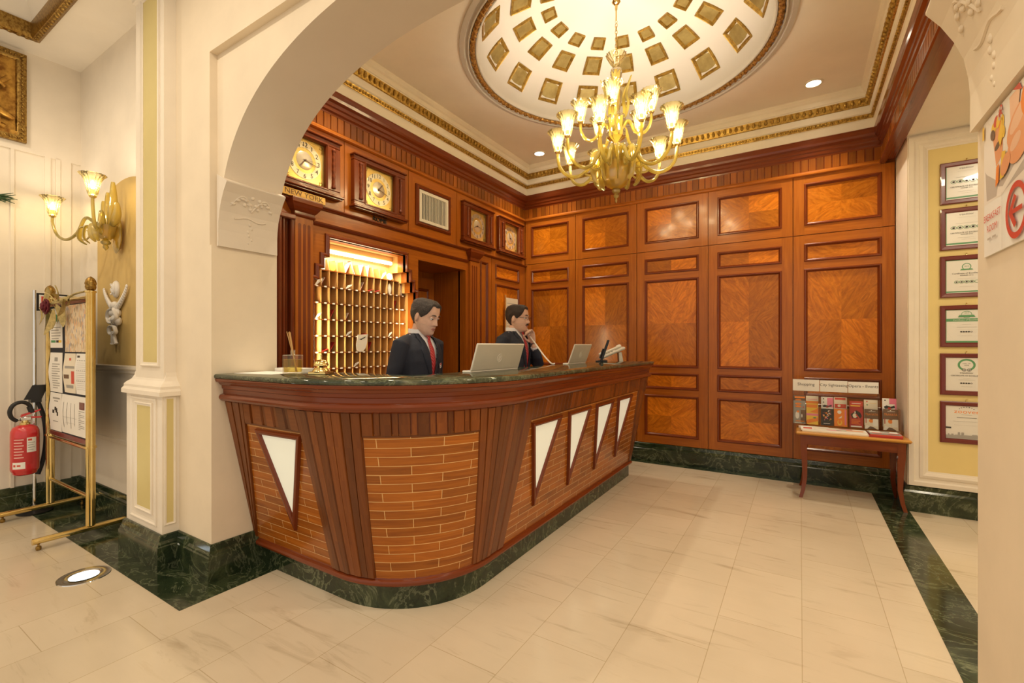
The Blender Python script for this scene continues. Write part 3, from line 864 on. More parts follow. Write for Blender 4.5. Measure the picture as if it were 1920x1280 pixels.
def board(mb, k, z0, z1, u00, u01, u10, u11, e, tone, n=5, m=1):
    """a raised strip from (u00, u01) at z0 to (u10, u11) at z1"""
    R0 = []; R1 = []
    for j in range(n+1):
        f = j/n; z = z0+(z1-z0)*f; a = u00+(u10-u00)*f; b = u01+(u11-u01)*f
        R0.append([cb(a, z, 0)]+[cb(a+(b-a)*i/m, z, e) for i in range(m+1)]+[cb(b, z, 0)])
    mb.grid(R0, 0, False, tone)
    mb.add([*R0[0]], [tuple(range(m+3))[::-1]], 0, False, None, tone); mb.add([*R0[-1]], [tuple(range(m+3))], 0, False, None, tone)
def flutes(k0, k1, n, e=.016, gap=.16):
    mb = MB()
    for i in range(n):
        f0, f1 = (i+gap/2)/n, (i+1-gap/2)/n
        z0, z1 = .155, .985
        q = [ue(k0, z0)+(ue(k1, z0)-ue(k0, z0))*f for f in (f0, f1)]+[ue(k0, z1)+(ue(k1, z1)-ue(k0, z1))*f for f in (f0, f1)]
        board(mb, 0, z0, z1, *q, e*(1 if i % 2 else .8), random.uniform(.6, 1.05))
    return cpart(mb, 'fluting', MWC)
flutes('A0', 'A1', 5); flutes('B0', 'B1', 8); flutes('C0', 'C1', 8); flutes('D0', 'D1', 5)
def frieze(k0, k1, n, zb=.878, pat=(1, .55)):
    mb = MB(); x = 0; tot = sum(pat[i % len(pat)] for i in range(n))
    for i in range(n):
        w = pat[i % len(pat)]; f0, f1 = (x+.06)/tot, (x+w-.06)/tot; x += w
        q = [ue(k0, zb)+(ue(k1, zb)-ue(k0, zb))*f for f in (f0, f1)]+[ue(k0, .985)+(ue(k1, .985)-ue(k0, .985))*f for f in (f0, f1)]
        board(mb, 0, zb, .985, *q, .014 if w > .8 else .007, random.uniform(.6, 1.2), n=2)
    q = [ue(k0, zb-.006), ue(k1, zb-.006)]
    m = 16
    for i in range(m):
        a, b = q[0]+(q[1]-q[0])*i/m, q[0]+(q[1]-q[0])*(i+1)/m
        board(mb, 0, zb-.008, zb, a, b, a, b, .010, .6, n=1)
    return cpart(mb, 'frieze_boards', MWC)
frieze('A1', 'B0', 9); frieze('B1', 'C0', 13); frieze('C1', 'D0', 40, pat=(1, 1))
def pane(tl, tr, ap, tip):
    """tl, tr, ap: corners of the glass; drawn on the leaning face"""
    pr = [Vector(p) for p in (tl, ap, tr)]
    n = (pr[1]-pr[0]).cross(pr[2]-pr[0]).normalized()
    mb = MB(); mb.poly([p+n*.004 for p in pr]); mb.poly([p-n*.003 for p in pr][::-1])
    o = cpart(mb, 'glass_pane', MFROST)
    c = sum(pr, Vector())/3
    big = []
    m2 = MB()
    m2.sweep([p for p in pr], [(.004, .004), (.0, .016), (-.010, .020), (-.022, .018), (-.026, .001)], n, True)
    cpart(m2, 'pane_frame', MWR, o)
def onf(x, z): return cb(ux(x, z), z, .002)
def ons(y, z): return cb(uy(y, z), z, .002)
pane(onf(-2.469, .828), onf(-2.137, .832), onf(-2.316, .372), None)
for y in (2.377, 2.878, 3.376, 3.874):
    pane(ons(y, .829), ons(y+.322, .829), ons(y+.142, .375), None)
# ------------------------------------------------------------------ key wall
Mk = frame_M((XL, 0, 0), (0, 1, 0), (0, 0, 1))       # local: along Y, up, out of the wall
mb = MB()
def wbox(y0, y1, z0, z1, d0=-.10, d1=0.0, tone=1.0, mat=0, m=None): (m or mb).box(XL+d0, XL+d1, y0, y1, z0, z1, mat, tone)
STEP = [(0, 1.80, 2.137, 3.225), (1.80, 1.89, 2.18, 3.182), (1.89, 1.98, 2.225, 3.137), (1.98, 2.13, 2.27, 3.092)]
wbox(YK, 2.10, 0, 2.365); wbox(3.267-.005, 3.267, 0, 2.13)
for z0, z1, a, b in STEP:
    wbox(2.10, a, z0, z1); wbox(b, 3.267, z0, z1)
wbox(2.137, 3.225, 0, .955, -.12, -.02); wbox(2.10, 3.267, 2.13, 2.365); wbox(3.267, 3.996, 2.12, 2.365); wbox(3.996, YB, 0, 2.365)
wbox(YK, YB, 2.365, 3.1, -.10, -.012, .6)
wbox(YK, YB, 3.08, ZC+.1)
# doorway recess
mb.box(-3.60, -3.55, 3.2, 4.05, 0, 2.2, 0, .9); mb.box(-3.56, XL-.08, 3.996, 4.03, 0, 2.14, 0, .95); mb.box(-3.56, XL-.08, 3.24, 3.267, 0, 2.14, 0, .95); mb.box(-3.56, XL-.08, 3.24, 4.03, 2.12, 2.15, 0, .9)
kw = struct(mb.build('wall_key', [MW]))
d1 = struct(MB().box(-3.552, -3.535, 3.27, 3.99, 0, 2.05).build('door_1', MW)); d1['label'] = 'wooden door at the back of the passage recess in the panelling'
mb = MB()
Md = frame_M((-3.535, 0, 0), (0, 1, 0), (0, 0, 1))
for a, b in ((.25, .9), (1.05, 1.93)):
    P = [Md @ Vector(q) for q in ((3.36, a, 0), (3.90, a, 0), (3.90, b, 0), (3.36, b, 0))]
    mb.sweep(P, [(0, 0), (0, .006), (.01, .014), (.02, .012), (.03, .0)], (1, 0, 0), True)
mb.build('door_moulding', MWR, d1)
# upper register of bays
UB = [YK, 2.42, 3.13, 3.84, 4.53, YB]
for i in range(5):
    m = MB()
    y0, y1 = UB[i]+.003, UB[i+1]-.003
    if i == 0: y0 = YK
    iy0, iy1 = y0+.07, y1-.07
    for pl, t in (([(y0, 2.352), (y1, 2.352), (iy1, 2.42), (iy0, 2.42)], 1.05), ([(y1, 2.352), (y1, 2.93), (iy1, 2.88), (iy1, 2.42)], .92), ([(y1, 2.93), (y0, 2.93), (iy0, 2.88), (iy1, 2.88)], 1.0), ([(y0, 2.93), (y0, 2.352), (iy0, 2.42), (iy0, 2.88)], .95), ([(iy0, 2.42), (iy1, 2.42), (iy1, 2.88), (iy0, 2.88)], 1.0)):
        m.prism(pl, lambda a, b, d: (XL+d, a, b), -.02, 0, 0, t)
    m.build('upper_panel', MW, kw)
# entablature ledge, architrave
mb = MB()
lp = [(XL, YK, 0), (XL, YB-.0, 0)]
mb.sweep(lp, rl([(-.02, 2.328), (.018, 2.328), (.024, 2.334), (.034, 2.338), (.038, 2.344), (.036, 2.352), (-.02, 2.356)]), mat=1)
lp2 = [(XL, 2.13, 0), (XL, 4.02, 0)]
mb.sweep(lp2, rl([(-.02, 2.205), (.010, 2.205), (.016, 2.215), (.024, 2.222), (.026, 2.232), (.012, 2.236), (-.02, 2.236)]), mat=1)
mb.box(XL-.01, XL+.008, 2.14, 4.02, 2.236, 2.332, 0, 1.05)
e = mb.build('architrave', [MW, MWR], kw)
# pilasters
def pil(y0, y1, flut=3):
    m = MB()
    m.box(XL-.01, XL+.035, y0, y1, .0, 2.232, 0, 1.0)
    w = y1-y0
    p = m.build('pilaster', MW, kw)
    m = MB()
    for k in range(flut):
        yc = y0+w*(k+.5)/flut*.78+w*.11
        r = w*.085
        pts = [(yc-r, .25), (yc+r, .25), (yc+r, 2.17)]+[(yc+r*math.cos(PI*q/8), 2.17+r*math.sin(PI*q/8)) for q in range(1, 8)]+[(yc-r, 2.17)]
        m.poly([(XL+.0355, a, b) for a, b in pts], 0)
    m.build('flute', MWD, p)
    m = MB()
    cap = [(2.225, .04), (2.235, .048), (2.245, .044), (2.262, .044), (2.275, .056), (2.29, .066), (2.31, .076), (2.318, .082), (2.345, .084)]
    pr = [(d-.035, z) for z, d in cap]
    m.sweep([(XL-.01, y0, 0), (XL+.035, y0, 0), (XL+.035, y1, 0), (XL-.01, y1, 0)], [(-a, b) for a, b in pr] if False else [(-(a), b) for a, b in pr], mat=0)
    m.box(XL, XL+.084, y0-.045, y1+.045, 2.344, 2.352, 0)
    m.build('capital', MWR, p)
pil(1.975, 2.118); pil(4.035, 4.185)
mb = MB()
for y0, y1, d in ((1.845, 1.87, .05), (1.88, 1.905, .035), (1.915, 1.93, .02), (1.938, 1.968, .045)): mb.box(XL-.01, XL+d, y0, y1, 0, 2.20, 0, .9, .006)
mb.box(XL-.01, XL+.06, 1.84, 1.97, 2.19, 2.23, 0, 1, .008)
mb.build('side_moulding', MWR, kw)
# lower panelling right of the doorway
bay(kw, frame_M((XL+.012, 0, 0), (0, 1, 0), (0, 0, 1)), 4.20, 4.475, .20, 2.345, [(4.255, 4.40, .30, .99, 0), (4.255, 4.40, 1.06, 2.26, 0)], .95)
bay(kw, frame_M((XL+.012, 0, 0), (0, 1, 0), (0, 0, 1)), 4.475, YB-.012, .20, 2.345, [(4.56, 5.10, .296, .745, 4), (4.56, 5.10, .82, .992, 2), (4.56, 5.10, 1.062, 2.034, 4), (4.56, 5.10, 2.105, 2.27, 2)], .95)
# stepped architrave moulding round the key cabinet
mb = MB()
path = [(2.137, .9), (2.137, 1.80), (2.18, 1.80), (2.18, 1.89), (2.225, 1.89), (2.225, 1.98), (2.27, 1.98), (2.27, 2.13), (3.092, 2.13), (3.092, 1.98), (3.137, 1.98), (3.137, 1.89), (3.182, 1.89), (3.182, 1.80), (3.225, 1.80), (3.225, .9)]
mb.sweep([(XL, a, b) for a, b in path], [(.0, -.03), (0, .022), (.008, .026), (.018, .018), (.028, .014), (.030, 0)], (1, 0, 0), False)
mb.build('cabinet_surround', MWR, kw)
# pigeonhole key cabinet
XG = -3.217; XGB = -3.31
Y0, PW, NC = 2.150, .0768, 14
ZR = [.983+.1315*k for k in range(8)]         # shelf levels; the last is the floor of the open top row
cab = thing('pigeonhole_cabinet', 'built-in wooden pigeonhole cabinet for room keys behind the counter', 'cabinet', (XG, 2.69, .85))
def kp(m, name, mat, parent=cab):
    o = m.build(name, mat); o.parent = parent
    if parent == cab: o.location = -cab.location
    return o
def span(z):          # the stepped opening seen at the grid plane
    return (2.150, 3.225) if z < 1.76 else (2.19, 3.19) if z < 1.86 else (2.235, 3.145) if z < 1.95 else (2.28, 3.10)
m = MB(); m.box(XGB-.012, XGB, 2.14, 3.24, .80, 2.14); kp(m, 'back_panel', MPIG)
m = MB()
for a, b, c, d in ((2.128, 2.1365, .80, 1.80), (3.2255, 3.236, .80, 1.80), (2.128, 2.262, 1.9805, 2.14), (3.0935, 3.236, 1.9805, 2.14)): m.box(XGB, XL-.101, a, b, c, d)
m.box(XGB, XL-.101, 2.262, 3.10, 2.131, 2.142)
for (z0, z1, a, b) in STEP[1:3]:
    m.box(XGB, XL-.101, 2.128, a-.001, z0, z1); m.box(XGB, XL-.101, b+.001, 3.236, z0, z1)
kp(m, 'case', MPIG)
for k, z in enumerate(ZR):
    a, b = (2.140, 3.225) if k < 7 else (2.235, 3.145)
    m = MB(); m.box(XGB, XG, a, b, z-.0035, z+.0035); kp(m, 'shelf', MWC)
for i in range(NC+1):
    y = Y0+PW*i
    if y > 3.226: y = 3.2225
    ztop = 1.775 if (y < 2.19 or y > 3.19) else 1.905 if (y < 2.235 or y > 3.15) else 2.0
    m = MB()
    m.prism([(XGB, .80), (XG, .80), (XG, min(ztop, 1.90)), (XG-.03 if ztop > 1.9 else XG, ztop), (XGB, ztop)], lambda a, b, d: (a, y+d, b), -.002, .002)
    kp(m, 'divider', MPIG)
TG = None
for z in ZR[1:7]:
    for i in range(NC):
        if i == 0 and z > 1.5: continue
        y = Y0+PW*(i+.5)
        m = MB(); m.box(XG, XG+.0015, y-.011, y+.011, z-.0045, z+.0065)
        kp(m, 'number_tag', MPAPER)
m = MB(); m.box(-3.30, -3.25, 2.285, 3.09, 2.09, 2.128); kp(m, 'light_box', MPIG)
m = MB(); m.tube([(-3.240, 2.30, 2.066), (-3.240, 3.06, 2.066)], .0165, 12); tb = kp(m, 'fluorescent_tube', MTUBE)
lamp('cabinet_tube_light', 'AREA', (-3.170, 2.69, 2.06), 5, (1, .86, .58), .04, (0, math.radians(18), 0), None, shape='RECTANGLE', size_y=.75)
lamp('cabinet_side_light', 'AREA', (-3.165, 2.150, 1.25), 6, (1, .80, .45), .03, (math.radians(90), 0, math.radians(0)), None, shape='RECTANGLE', size_y=.75)
lamp('cabinet_side_light', 'AREA', (-3.165, 3.219, 1.35), 3, (1, .80, .45), .03, (math.radians(-90), 0, 0), None, shape='RECTANGLE', size_y=.6)
# letters, cards and key fobs in the pigeonholes
def hole(col, row):       # centre of the hole's floor, a little behind the edge
    return Y0+PW*(col+.5), ZR[row]+.0036
kn = 0
def card(col, row, kind, lean=0, h=.10, w=.05, dx=0.0):
    y, z = hole(col, row); y += dx
    m = MB(); th = .004
    M = Matrix.Translation((XG-.035, y, z+.009*abs(math.sin(math.radians(lean))))) @ Matrix.Rotation(math.radians(lean), 4, 'X')
    if kind == 'rw':
        m.box(-.04, 0, -.003, .003, 0.001, h, 1, M=M); m.box(-.046, .004, -.008, -.0032, .0015, h*.94, 0, M=M)
        mats = [MPAPER, MRED]; nm, cat = 'envelope', 'envelope'
    elif kind == 'red':
        m.box(-.05, 0, -.003, .003, 0.001, h, 0, M=M); mats = [MRED]; nm, cat = 'card', 'card'
    elif kind == 'redflat':
        v = [(-.05, -w*.6, .002), (0.01, -w*.6, .002), (0.01, w*.6, .022), (-.05, w*.6, .026)]
        m.add(v+[(a, b, c+.003) for a, b, c in v], [(0, 3, 2, 1), (4, 5, 6, 7), (0, 1, 5, 4), (1, 2, 6, 5), (2, 3, 7, 6), (3, 0, 4, 7)], 0, False, None, 1, Matrix.Translation((XG-.01, y, z)))
        mats = [MRED]; nm, cat = 'card', 'card'
    elif kind == 'white':
        v = [(-.05, -w*.55, .001), (0.004, -w*.55, .001), (-.03, w*.55, h), (-.05, w*.55, h)]
        v2 = [(0.004, -w*.55, .001), (.004, w*.4, h*.7), (-.01, w*.55, h)]
        m.prism([(-w*.5, .001), (-w*.35, .001), (w*.45, h*.72), (w*.5, h), (-w*.1, h*.75)], lambda a, b, d: (d, a, b), -.02, -.016, 0, M=Matrix.Translation((XG+.01, y, z)))
        mats = [MPAPER]; nm, cat = 'envelope', 'envelope'
    elif kind == 'oval':
        pts = [(w*.5*math.cos(PI*q/12), h*.5+h*.5*math.sin(PI*q/12)*1.0) for q in range(24)]
        m.prism(pts, lambda a, b, d: (d, a, b), -.006, 0, 0, M=Matrix.Translation((XG-.012, y, z+.001)))
        mats = [MPAPER]; nm, cat = 'door_tag', 'door tag'
    elif kind == 'binder':
        m.box(-.05, 0, -w/2, w/2, .001, h, 0, M=M, bev=.004); m.box(-.04, .0008, -w/2+.008, w/2-.008, h*.55, h*.9, 1, M=M)
        mats = [MPAPER, MGREY]; nm, cat = 'binder', 'binder'
    elif kind == 'yellow':
        pts = [(-w/2, h), (w/2, h)]+[(w/2*math.cos(PI*q/10), w/2-w/2*math.sin(PI*q/10)) for q in range(11)]
        m.prism(pts, lambda a, b, d: (d, a, b), -.004, 0, 0, M=Matrix.Translation((XG-.012, y, z+.001)))
        mats = [MYELI]; nm, cat = 'door_tag', 'door tag'
    elif kind == 'pad':
        pts = [(-.05, .145), (-.055, .06), (-.045, .01), (-.02, .0), (.02, .0), (.045, .03), (.056, .075), (.056, .15)]
        m.prism(pts, lambda a, b, d: (d+.02*b/.15, a, b), 0.002, .005, 0, M=Matrix.Translation((XG+.002, y, z)))
        mb2 = [(-.03, .105), (.0, .115), (.02, .125), (.034, .132), (.03, .12), (.005, .108), (-.01, .10)]
        m.prism(mb2, lambda a, b, d: (d+.02*b/.15, a, b), .0052, .0058, 1, M=Matrix.Translation((XG+.002, y, z)))
        mats = [MPAPER, MINK]; nm, cat = 'door_tag', 'door tag'
    ob = m.build(nm, mats, None, (XG-.03, y, z))
    return ob
ords = ['first', 'second', 'third', 'fourth', 'fifth', 'sixth', 'seventh', 'eighth', 'ninth', 'tenth', 'eleventh', 'twelfth', 'thirteenth', 'fourteenth']
CARDS = [  # col, row (7 = open top row), kind, lean, h, w, dx, words
 (2, 7, 'binder', 0, .135, .052, 0, 'white binder standing at the left end of the open top pigeonhole row'),
 (3, 7, 'yellow', 0, .075, .062, 0, 'yellow round-ended tag in the open top pigeonhole row'),
 (5, 7, 'rw', -28, .10, .05, -.01, 'red and white envelope leaning right, first of the tilted ones in the top row'),
 (6, 7, 'rw', 22, .12, .05, .01, 'red and white envelope leaning left in the open top pigeonhole row'),
 (7, 7, 'rw', -18, .11, .05, -.01, 'red and white envelope leaning right, middle of the top pigeonhole row'),
 (8, 7, 'rw', -8, .11, .05, -.005, 'red and white envelope standing nearly upright in the top pigeonhole row'),
 (10, 7, 'white', 0, .07, .06, 0, 'white folded envelope in the open top row beside the white tag'),
 (11, 7, 'oval', 0, .062, .075, 0, 'round white tag at the right end of the open top pigeonhole row'),
 (1, 6, 'white', 0, .06, .07, .02, 'white envelope at the left end of the second pigeonhole row'),
 (2, 6, 'rw', -32, .085, .05, -.02, 'red and white envelope leaning at the left of the second pigeonhole row'),
 (5, 6, 'white', 0, .045, .07, 0, 'white envelope lying in the second pigeonhole row, left of centre'),
 (7, 6, 'rw', -28, .09, .05, -.01, 'red and white envelope leaning in the middle of the second pigeonhole row'),
 (8, 6, 'redflat', 0, .05, .05, 0, 'red card lying in the second pigeonhole row beside the leaning envelope'),
 (9, 6, 'redflat', 0, .05, .05, 0, 'red card lying in the second pigeonhole row, the one further right'),
 (11, 6, 'oval', 0, .10, .040, 0, 'white oval tag in the second pigeonhole row, the left one of two'),
 (13, 6, 'oval', 0, .10, .040, -.01, 'white oval tag at the right end of the second pigeonhole row'),
 (12, 5, 'red', -20, .085, .05, 0, 'red card leaning at the right end of the third pigeonhole row'),
 (1, 4, 'white', 0, .055, .06, .02, 'white envelope at the left end of the fourth pigeonhole row'),
 (3, 4, 'red', -28, .09, .05, -.012, 'red card leaning in the fourth pigeonhole row, the left one of two'),
 (5, 4, 'rw', -28, .07, .05, -.01, 'red and white envelope leaning in the fourth pigeonhole row'),
 (5, 3, 'white', 0, .045, .06, 0, 'white envelope in the fifth pigeonhole row above the key tags, left'),
 (7, 3, 'redflat', 0, .05, .05, 0, 'red card lying in the fifth pigeonhole row above the large white tag'),
 (11, 3, 'white', 0, .05, .05, 0, 'white envelope in the fifth pigeonhole row beside the man in front'),
 (2, 2, 'redflat', 0, .05, .048, 0, 'red card lying in the sixth pigeonhole row at the left'),
 (3, 2, 'red', -32, .09, .05, -.01, 'red card leaning in the sixth pigeonhole row, left of the large white tag'),
 (6, 2, 'pad', 0, .13, .1, .04, 'large white key tag with black mark hanging over the sixth pigeonhole row'),
 (8, 2, 'red', -25, .09, .05, 0, 'red card leaning in the sixth pigeonhole row, right of the large white tag'),
 (6, 1, 'white', 0, .045, .06, 0, 'small white envelope in the lowest visible pigeonhole row'),
]
for c in CARDS:
    o = card(*c[:3], lean=c[3], h=c[4], w=c[5], dx=c[6])
    tag(o, c[7], {'envelope': 'envelope', 'card': 'card', 'door_tag': 'tag', 'binder': 'binder'}[o.name.split('.')[0]], 'letters and key tags in the pigeonholes')
# wall clocks
CM = gold('clock_dial_gold', (.85, .62, .20), (.78, .52, .14), 8, .25, .05, .6)
CS = flat('clock_dial_silver', (.80, .70, .50), .25, .6)
def clock(yc, zc, hour, minute, sec, label):
    t = thing('wall_clock', label, 'clock', (XL, yc, zc), 0, 'world time clocks')
    M = frame_M((0, 0, 0), (0, 1, 0), (0, 0, 1))
    w, h, f = .285, .205, .165
    m = MB()
    for b in ((0, .045, -w, w, f, h), (0, .045, -w, w, -h, -f), (0, .045, -w, -f, -f, f), (0, .045, f, w, -f, f)): m.box(*b, 0, 1, .004)
    m.sweep([M @ Vector(q) for q in ((-f, -f, .045), (f, -f, .045), (f, f, .045), (-f, f, .045))], [(-.012, 0), (-.010, .006), (-.002, .006), (.006, -.006), (.008, -.03)], (1, 0, 0), True)
    m.build('case', MWR, t)
    m = MB(); m.box(0, .075, -w-.018, w+.018, -h-.014, -h+.004, 0, 1, .005); m.box(0, .060, -w-.008, w+.008, -h-.026, -h-.0135, 0, .8, .004); m.build('bottom_ledge', MWR, t)
    m = MB(); m.box(0, .060, -w-.008, w+.008, h-.002, h+.012, 0, .9, .004); m.build('top_ledge', MWR, t)
    for sg in (-1, 1):
        m = MB(); x = sg*(f+.055)
        m.lathe([(.012, -.15), (.016, -.145), (.016, -.135), (.011, -.125)]+[(.0105+.0025*math.sin(k*1.35), -.12+.24*k/24) for k in range(25)]+[(.011, .125), (.016, .135), (.016, .145), (.012, .15)], (.050, x, 0), 10)
        m.build('spindle', MWD, t)
    m = MB(); m.box(.004, .010, -f, f, -f, f, 0)
    rg = [(0.0105, .95*f*1), ]
    m.lathe([(.092, 0), (.135, 0.0012), (.136, 0)], (0, 0, 0), 40, 1, M=frame_M((.0112, 0, 0), (0, 1, 0), (0, 0, 1)))
    m.lathe([(.0, .0012), (.064, .0012), (.066, 0)], (0, 0, 0), 40, 1, M=frame_M((.0108, 0, 0), (0, 1, 0), (0, 0, 1)))
    Mt = frame_M((.0128, 0, 0), (0, 1, 0), (0, 0, 1))
    for k in range(1, 13):
        a = PI/2-k*PI/6
        put_text(m, str(k), Mt, .114*math.cos(a), .114*math.sin(a), .048, 2)
    for sx in (-1, 1):
        for sy in (-1, 1):
            for q in range(5):
                m.ball((.012, sx*(.135+.012*math.cos(q*1.3)), sy*(.135+.012*math.sin(q*1.3))), .006, 6, 4, 3, sc=(.3, 1, 1))
    m.build('dial', [CM, CS, MINK, MBRASSD], t)
    m = MB()
    def hand(deg, ln, wd, z):
        a = PI/2-math.radians(deg); c, s = math.cos(a), math.sin(a)
        q = [(-s*wd*.5-c*.015, c*wd*.5-s*.015), (s*wd*.5-c*.015, -c*wd*.5-s*.015), (s*wd*.3+c*ln, -c*wd*.3+s*ln), (-s*wd*.3+c*ln, c*wd*.3+s*ln)]
        m.prism(q, lambda p, r, d: (d, p, r), z, z+.0015)
    hand(hour*30+minute*.5, .065, .010, .017); hand(minute*6, .105, .007, .020)
    if sec is not None: hand(sec*6, .110, .002, .0225)
    m.lathe([(.006, .012), (.006, .025), (.001, .026)], (0, 0, 0), 10, M=frame_M((0, 0, 0), (0, 1, 0), (0, 0, 1)))
    m.build('hands', MBRNI, t)
    return t
MPLQ = gold('worn_brass_plate', (.55, .34, .10), (.42, .24, .06), 30, .4, 0, .5)
clock(2.065, 2.655, 7, 17, 14, 'square wooden wall clock above the NEW YORK sign, partly behind the arch')
clock(2.765, 2.640, 1, 18, None, 'square wooden wall clock above the word ROME')
clock(4.195, 2.640, 8, 17, None, 'square wooden wall clock just right of the air vent')
clock(4.885, 2.640, 11, 20, None, 'square wooden wall clock nearest the room corner')
m = MB(); m.box(XL+.039, XL+.047, 1.86, 2.215, 2.357, 2.413, 0, 1, .003)
sg = m.build('name_sign', [MPLQ], None, (XL, 2.065, 2.38))
m = MB(); put_text(m, 'NEW YORK', frame_M((XL+.0475, 2.04, 2.386), (0, 1, 0), (0, 0, 1)), 0, 0, .052, 0, sx=1.12)
m.build('lettering', MBRNI, sg, (XL, 2.065, 2.38)).location = (0, 0, 0)
tag(sg, 'brass sign reading NEW YORK under the clock by the arch', 'sign')
m = MB(); put_text(m, 'ROME', frame_M((XL+.001, 2.785, 2.3835), (0, 1, 0), (0, 0, 1)), 0, 0, .050, 0, z=.004, ext=.004, sx=1.2)
tag(m.build('name_lettering', MINK, None, (XL, 2.80, 2.395)), 'dark raised letters reading ROME under the second clock', 'sign')
# air vent
t = thing('air_vent', 'cream air vent grille with upright slats between the clocks', 'vent', (XL, 3.475, 2.64))
m = MB(); m.sweep([(.002, -.225, -.165), (.002, .225, -.165), (.002, .225, .165), (.002, -.225, .165)], [(-.03, -.002), (-.03, .012), (-.015, .024), (0, .022), (.008, .008), (.010, .0)], (1, 0, 0), True); m.build('wood_surround', MWR, t)
m = MB(); m.sweep([(.002, -.212, -.152), (.002, .212, -.152), (.002, .212, .152), (.002, -.212, .152)], [(0, 0), (0, .014), (.028, .014), (.030, 0)], (1, 0, 0), True); m.build('frame', MWPL, t)
m = MB(); m.box(.0015, .004, -.185, .185, -.125, .125); m.build('backing', MBLACK, t)
for k in range(17):
    y = -.176+.022*k
    m = MB(); m.box(.0045, .0085, y-.0045, y+.0045, -.124, .124); m.build('slat', MWPL, t)
# framed notice hanging by the corner
t = thing('wall_notice', 'cream paper notice on a wooden batten, hung on the panelling behind the phone caller', 'notice', (XL+.03, 4.90, 1.70))
MB().box(0, .012, -.165, -.150, -.30, .22).build('batten', MWL, t)
m = MB(); m.box(.004, .006, -.15, .13, -.28, .19, 0)
for k in range(9): m.box(.006, .0064, -.12, .10-.03*(k % 3), .12-.035*k, .126-.035*k, 1)
m.build('paper', [MPAPERW, MGREY], t)
# ------------------------------------------------------------------ chandelier and wall sconce
def cup_profile(k=1.0):
    return [(.014*k, 0, .2), (.024*k, .004*k, .4), (.031*k, .018*k, .6), (.036*k, .045*k, .8), (.041*k, .080*k, 1), (.048*k, .110*k, 1), (.061*k, .138*k, 1), (.077*k, .155*k, 1), (.083*k, .160*k, 1),
            (.077*k, .157*k, 1), (.059*k, .137*k, 1), (.046*k, .110*k, 1), (.039*k, .080*k, 1), (.034*k, .045*k, .8), (.028*k, .018*k, .5)]
def lit_cup(parent, base, k=1.0, watts=9):
    x, y, z = base
    p = MB().lathe([(a*1.0, b, c) for a, b, c in cup_profile(k)], (x, y, z), 36, 0, flute=.045, fl_n=18).build('glass_cup', MAMBC, parent)
    m = MB(); m.lathe([(.001, -.012), (.016, -.012), (.021, -.005), (.023, .0), (.017, .006), (.012, .012), (.011, .045), (.001, .046)], (x, y, z), 14)
    m.build('candle_holder', MBRASS, p)
    m = MB(); m.lathe([(.001, .046), (.009, .05), (.0135, .066), (.0125, .082), (.006, .10), (.001, .108)], (x, y, z), 12)
    m.build('bulb', MBULB, p)
    lamp('bulb_glow', 'POINT', (x, y, z+.09), watts, (1, .86, .66), .03, (0, 0, 0), parent)
ch = thing('chandelier', 'amber Murano glass chandelier with two tiers of lit tulip cups under the dome', 'chandelier', (DC[0], DC[1], 0))
MB().lathe([(.001, 4.115), (.065, 4.115), (.068, 4.10), (.055, 4.085), (.035, 4.06), (.028, 4.03), (.034, 4.02), (.018, 4.0), (.001, 3.995)], (0, 0, 0), 24).build('canopy', MBRASS, ch)
m = MB(); m.tube([(0, 0, 3.86), (0, 0, 4.0)], .006, 8)
m.lathe([(.001, 3.995), (.012, 3.99), (.010, 3.96), (.006, 3.95), (.006, 3.87), (.010, 3.862), (.001, 3.855)], (0, 0, 0), 12); m.build('rod', MBRASS, ch)
m = MB()
for k in range(9):
    z = 3.835-.027*k; M = Matrix.Translation((0, 0, z)) @ Matrix.Rotation(PI/2*(k % 2), 4, 'Z')
    m.tube([(.0085*math.cos(2*PI*i/12), 0, .0185*math.sin(2*PI*i/12)) for i in range(12)], .0028, 6, closed=True, M=M)
m.build('chain', MBRASS, ch)
MB().lathe([(.012, 3.51), (.030, 3.515), (.045, 3.535, 1), (.060, 3.565, 1), (.074, 3.59, 1), (.080, 3.60, 1), (.072, 3.596, 1), (.052, 3.57, 1), (.03, 3.545, 1), (.012, 3.535)], (0, 0, 0), 48, 0, .06, 16).build('top_bobeche', MAMBC, ch)
MB().lathe([(.010, 3.515), (.022, 3.505), (.040, 3.485), (.046, 3.455), (.040, 3.42), (.022, 3.395), (.018, 3.385)], (0, 0, 0), 36, 0, .05, 12).build('upper_baluster', MAMB, ch)
MB().lathe([(.018, 3.388), (.036, 3.37), (.044, 3.30), (.038, 3.22), (.026, 3.15), (.034, 3.135), (.062, 3.12), (.076, 3.09), (.072, 3.05), (.062, 3.02), (.074, 2.99), (.070, 2.945), (.030, 2.915), (.022, 2.905), (.036, 2.90), (.052, 2.88), (.062, 2.83), (.054, 2.78), (.040, 2.74)], (0, 0, 0), 48, 0, .05, 12).build('column', MAMB, ch)
MB().lathe([(.001, 2.545), (.042, 2.548), (.074, 2.565), (.096, 2.60), (.109, 2.65), (.115, 2.70), (.117, 2.735), (.108, 2.738), (.090, 2.728), (.05, 2.725), (.001, 2.724)], (0, 0, 0), 48, 0, .02, 14).build('bowl', MAMBD, ch)
MB().lathe([(.001, 2.430), (.006, 2.436), (.009, 2.452), (.006, 2.465), (.016, 2.472), (.022, 2.485), (.016, 2.498), (.012, 2.503), (.028, 2.512), (.033, 2.528), (.026, 2.542), (.012, 2.548)], (0, 0, 0), 32, 0, .04, 10).build('finial', MAMB, ch)
cam_yaw = YAW
